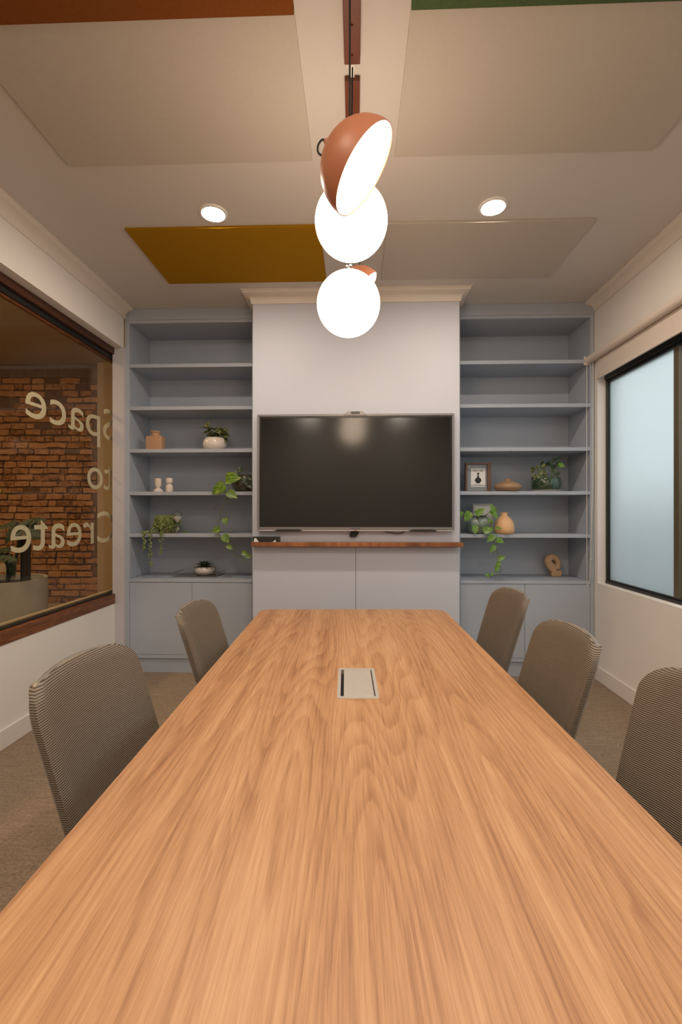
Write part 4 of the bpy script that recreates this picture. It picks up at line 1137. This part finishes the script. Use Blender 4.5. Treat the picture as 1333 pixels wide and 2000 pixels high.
for b, tp, wd in (((1.006, 3.82, 1.353), (1.077, 3.8, 1.4), .85), ((0.951, 3.82, 1.366), (0.911, 3.81, 1.289), .95), ((1.154, 3.82, 1.37), (1.122, 3.81, 1.442), .75), ((1.137, 3.82, 1.366), (1.186, 3.8, 1.311), .7), ((0.994, 3.82, 1.251), (0.99, 3.79, 1.184), .9), ((1.06, 3.785, 1.214), (1.135, 3.77, 1.236), .95), ((1.135, 3.785, 1.176), (1.081, 3.77, 1.122), .85), ((1.16, 3.785, 1.142), (1.226, 3.77, 1.122), .85), ((1.143, 3.785, 1.092), (1.106, 3.77, 1.034), .7), ((1.177, 3.785, 0.982), (1.23, 3.77, 1.005), .9), ((1.181, 3.785, 0.957), (1.157, 3.775, 0.908), .8), ((1.173, 3.785, 0.923), (1.145, 3.775, 0.874), .8), ((1.102, 3.785, 0.843), (1.065, 3.775, 0.861), .9), ((1.131, 3.785, 0.868), (1.111, 3.775, 0.844), .8), ((1.156, 3.785, 1.239), (1.205, 3.77, 1.236), .6), ((1.119, 3.83, 1.37), (1.151, 3.81, 1.366), .9), ((0.893, 3.86, 1.37), (0.878, 3.85, 1.318), .8), ((1.114, 3.8, 1.311), (1.095, 3.79, 1.277), .8), ((1.127, 3.8, 1.302), (1.123, 3.8, 1.264), .8)):
    leaf(v, b, tp, 'heart', M['pothos_r'], wd, (.1, -1, .4))
# peach vase
x, y, _ = (1.254, 3.875, 1.193)
bm = NB(); lathe(bm, [(0, 0), (.066, 0), (.078, .010), (.084, .035), (.082, .065), (.072, .100), (.052, .132), (.034, .146), (.027, .152), (.026, .168), (.029, .175), (.029, .180), (.024, .180), (.021, .160), (0, .150)], x, y, S5, 44)
solo('bottle_vase', bm, M['peach_ceramic'], 'rounded peach ceramic vase with narrow neck beside the hanging pothos', 'vase', (x, y, S5), smooth=50)
# stone sculpture: block foot and twisted ring
x, y, _ = (1.779, 4.08, 0.8)
v = thing('stone_sculpture', 'carved tan stone sculpture with looped form and oval hole on square block', 'sculpture', (x, y+.03, SC))
y += .03
bm = NB(); box(bm, x-.040, x+.046, y-.030, y+.030, SC+.0003, SC+.054, .006, 2); sub(v, 'block', bm, M['sculpt'], 50)
loop = [(-.004, .045), (-.030, .066), (-.052, .095), (-.064, .125), (-.058, .152), (-.034, .168), (-.004, .162), (.020, .142), (.028, .112), (.024, .085), (.004, .078), (-.022, .090), (-.046, .118), (-.056, .140)]
rad = [.033, .030, .029, .031, .031, .028, .025, .023, .024, .027, .025, .022, .020, .016]
P2 = spline([(x-.002+a*.98, y+.004*math.sin(i), SC+z*1.02) for i, (a, z) in enumerate(loop)], 4)
rr = [rad[min(int(i/4), 13)]*(1-(i % 4)/4)+rad[min(int(i/4)+1, 13)]*((i % 4)/4) for i in range(len(P2))]
bm = NB(); tube(bm, P2, rr, 12); sub(v, 'loop_form', bm, M['sculpt'], True)

# ================================================================== MONSTERA in the corridor
mx_, my_ = -3.14, 3.92
v = thing('potted_monstera', 'dark monstera in a tall grey concrete planter behind the left window', 'plant', (mx_, my_, 0))
RP = .36; HP = 0.78
bm = NB(); lathe(bm, [(0, 0), (RP-.03, 0), (RP-.01, .02), (RP, HP*.5), (RP, HP), (RP-.03, HP), (RP-.03, HP-.06), (0, HP-.06)], mx_, my_, 0, 48); sub(v, 'planter', bm, M['concrete'], 40)
bm = NB(); lathe(bm, [(0, HP-.05), (RP-.035, HP-.052)], mx_, my_, 0, 30); sub(v, 'soil', bm, M['soil'])
def monstera_leaf(L):
    bm = NB(); n = 30; ctr = []
    for side in (-1, 1):
        prev = None
        for i in range(n+1):
            t = i/n; yy = L*t
            w = .48*L*math.sin(math.pi*min(1, (t*.92+.08)))**.75*(1-.35*t)
            slot = (i % 6 == 3) and 4 < i < n-3
            wv = w*(.35 if slot else 1)
            droop = -.16*L*(t*t)
            a = bm.verts.new((0, yy, droop)); m1 = bm.verts.new((side*wv*.35, yy+wv*.04, droop+.04*L*.3)); e = bm.verts.new((side*wv, yy-wv*.16+(.10*L if t < .05 else 0), droop-.06*wv/L*L*.6))
            if prev:
                bm.faces.new((prev[0], a, m1, prev[1])); bm.faces.new((prev[1], m1, e, prev[2]))
            prev = (a, m1, e)
    bmesh.ops.remove_doubles(bm, verts=bm.verts[:], dist=.0002)
    bmesh.ops.recalc_face_normals(bm, faces=bm.faces[:])
    return bm
ML = make_mesh('leaf', monstera_leaf(1.0), M['monstera'], True)
def mleaf(b, tp, wd, face):
    b = Vector(b); d = Vector(tp)-b; L = d.length; yv = d.normalized(); f = Vector(face).normalized()
    xv = yv.cross(f).normalized(); zv = xv.cross(yv)
    mt = Matrix((xv*L*wd, yv*L, zv*L)).transposed().to_4x4(); mt.translation = b-BASE[v.name]
    o = bpy.data.objects.new('leaf', ML); COL.objects.link(o); o.parent = v; o.matrix_local = mt
    bm = NB(); tube(bm, spline([(mx_+.10, my_-.05, HP-.05), ((b.x+mx_+.1)/2+.03, (b.y+my_)/2, (b.z+HP)/2+.02), tuple(b)], 6), .009, 6); sub(v, 'leaf_stalk', bm, M['monstera'], True)
mleaf((-2.871, 3.8, 1.274), (-2.635, 3.72, 1.173), .95, (.2, -.8, .7))
mleaf((-2.892, 3.84, 1.273), (-2.647, 3.8, 1.335), .70, (.1, -.5, .9))
mleaf((-2.873, 3.78, 1.266), (-2.944, 3.7, 1.114), .95, (-.2, -.8, .7))
mleaf((-2.934, 3.86, 1.281), (-3.104, 3.8, 1.239), .75, (-.1, -.6, .9))
mleaf((-3.028, 3.74, 1.008), (-2.799, 3.66, 0.991), .55, (.1, -.7, .8))
mleaf((-3.043, 3.78, 1.043), (-2.856, 3.7, 1.072), .5, (.1, -.7, .8))
mleaf((-2.982, 3.84, 0.95), (-2.894, 3.76, 0.833), .5, (.3, -1, .3))
bm = NB(); tube(bm, [(-2.906, 3.92, 0.693), (-2.906, 3.92, 1.144)], .038, 12); sub(v, 'moss_pole', bm, M['mosspole'], True)
# pale card behind the plant
bm = NB(); cx, cy, cz = (-3.312, 4.2, 0.842)
box(bm, cx-.07, cx+.05, 4.2, 4.21, cz-.04, cz+.04)
tube(bm, [(cx, 4.205, HP-.06), (cx, 4.205, cz-.035)], .004, 6)
solo('plant_tag', bm, mat('cream_tag_card', (.55, .50, .36), .7), 'cream card on a stick in the monstera planter', 'card', (cx, 4.205, HP-.05))
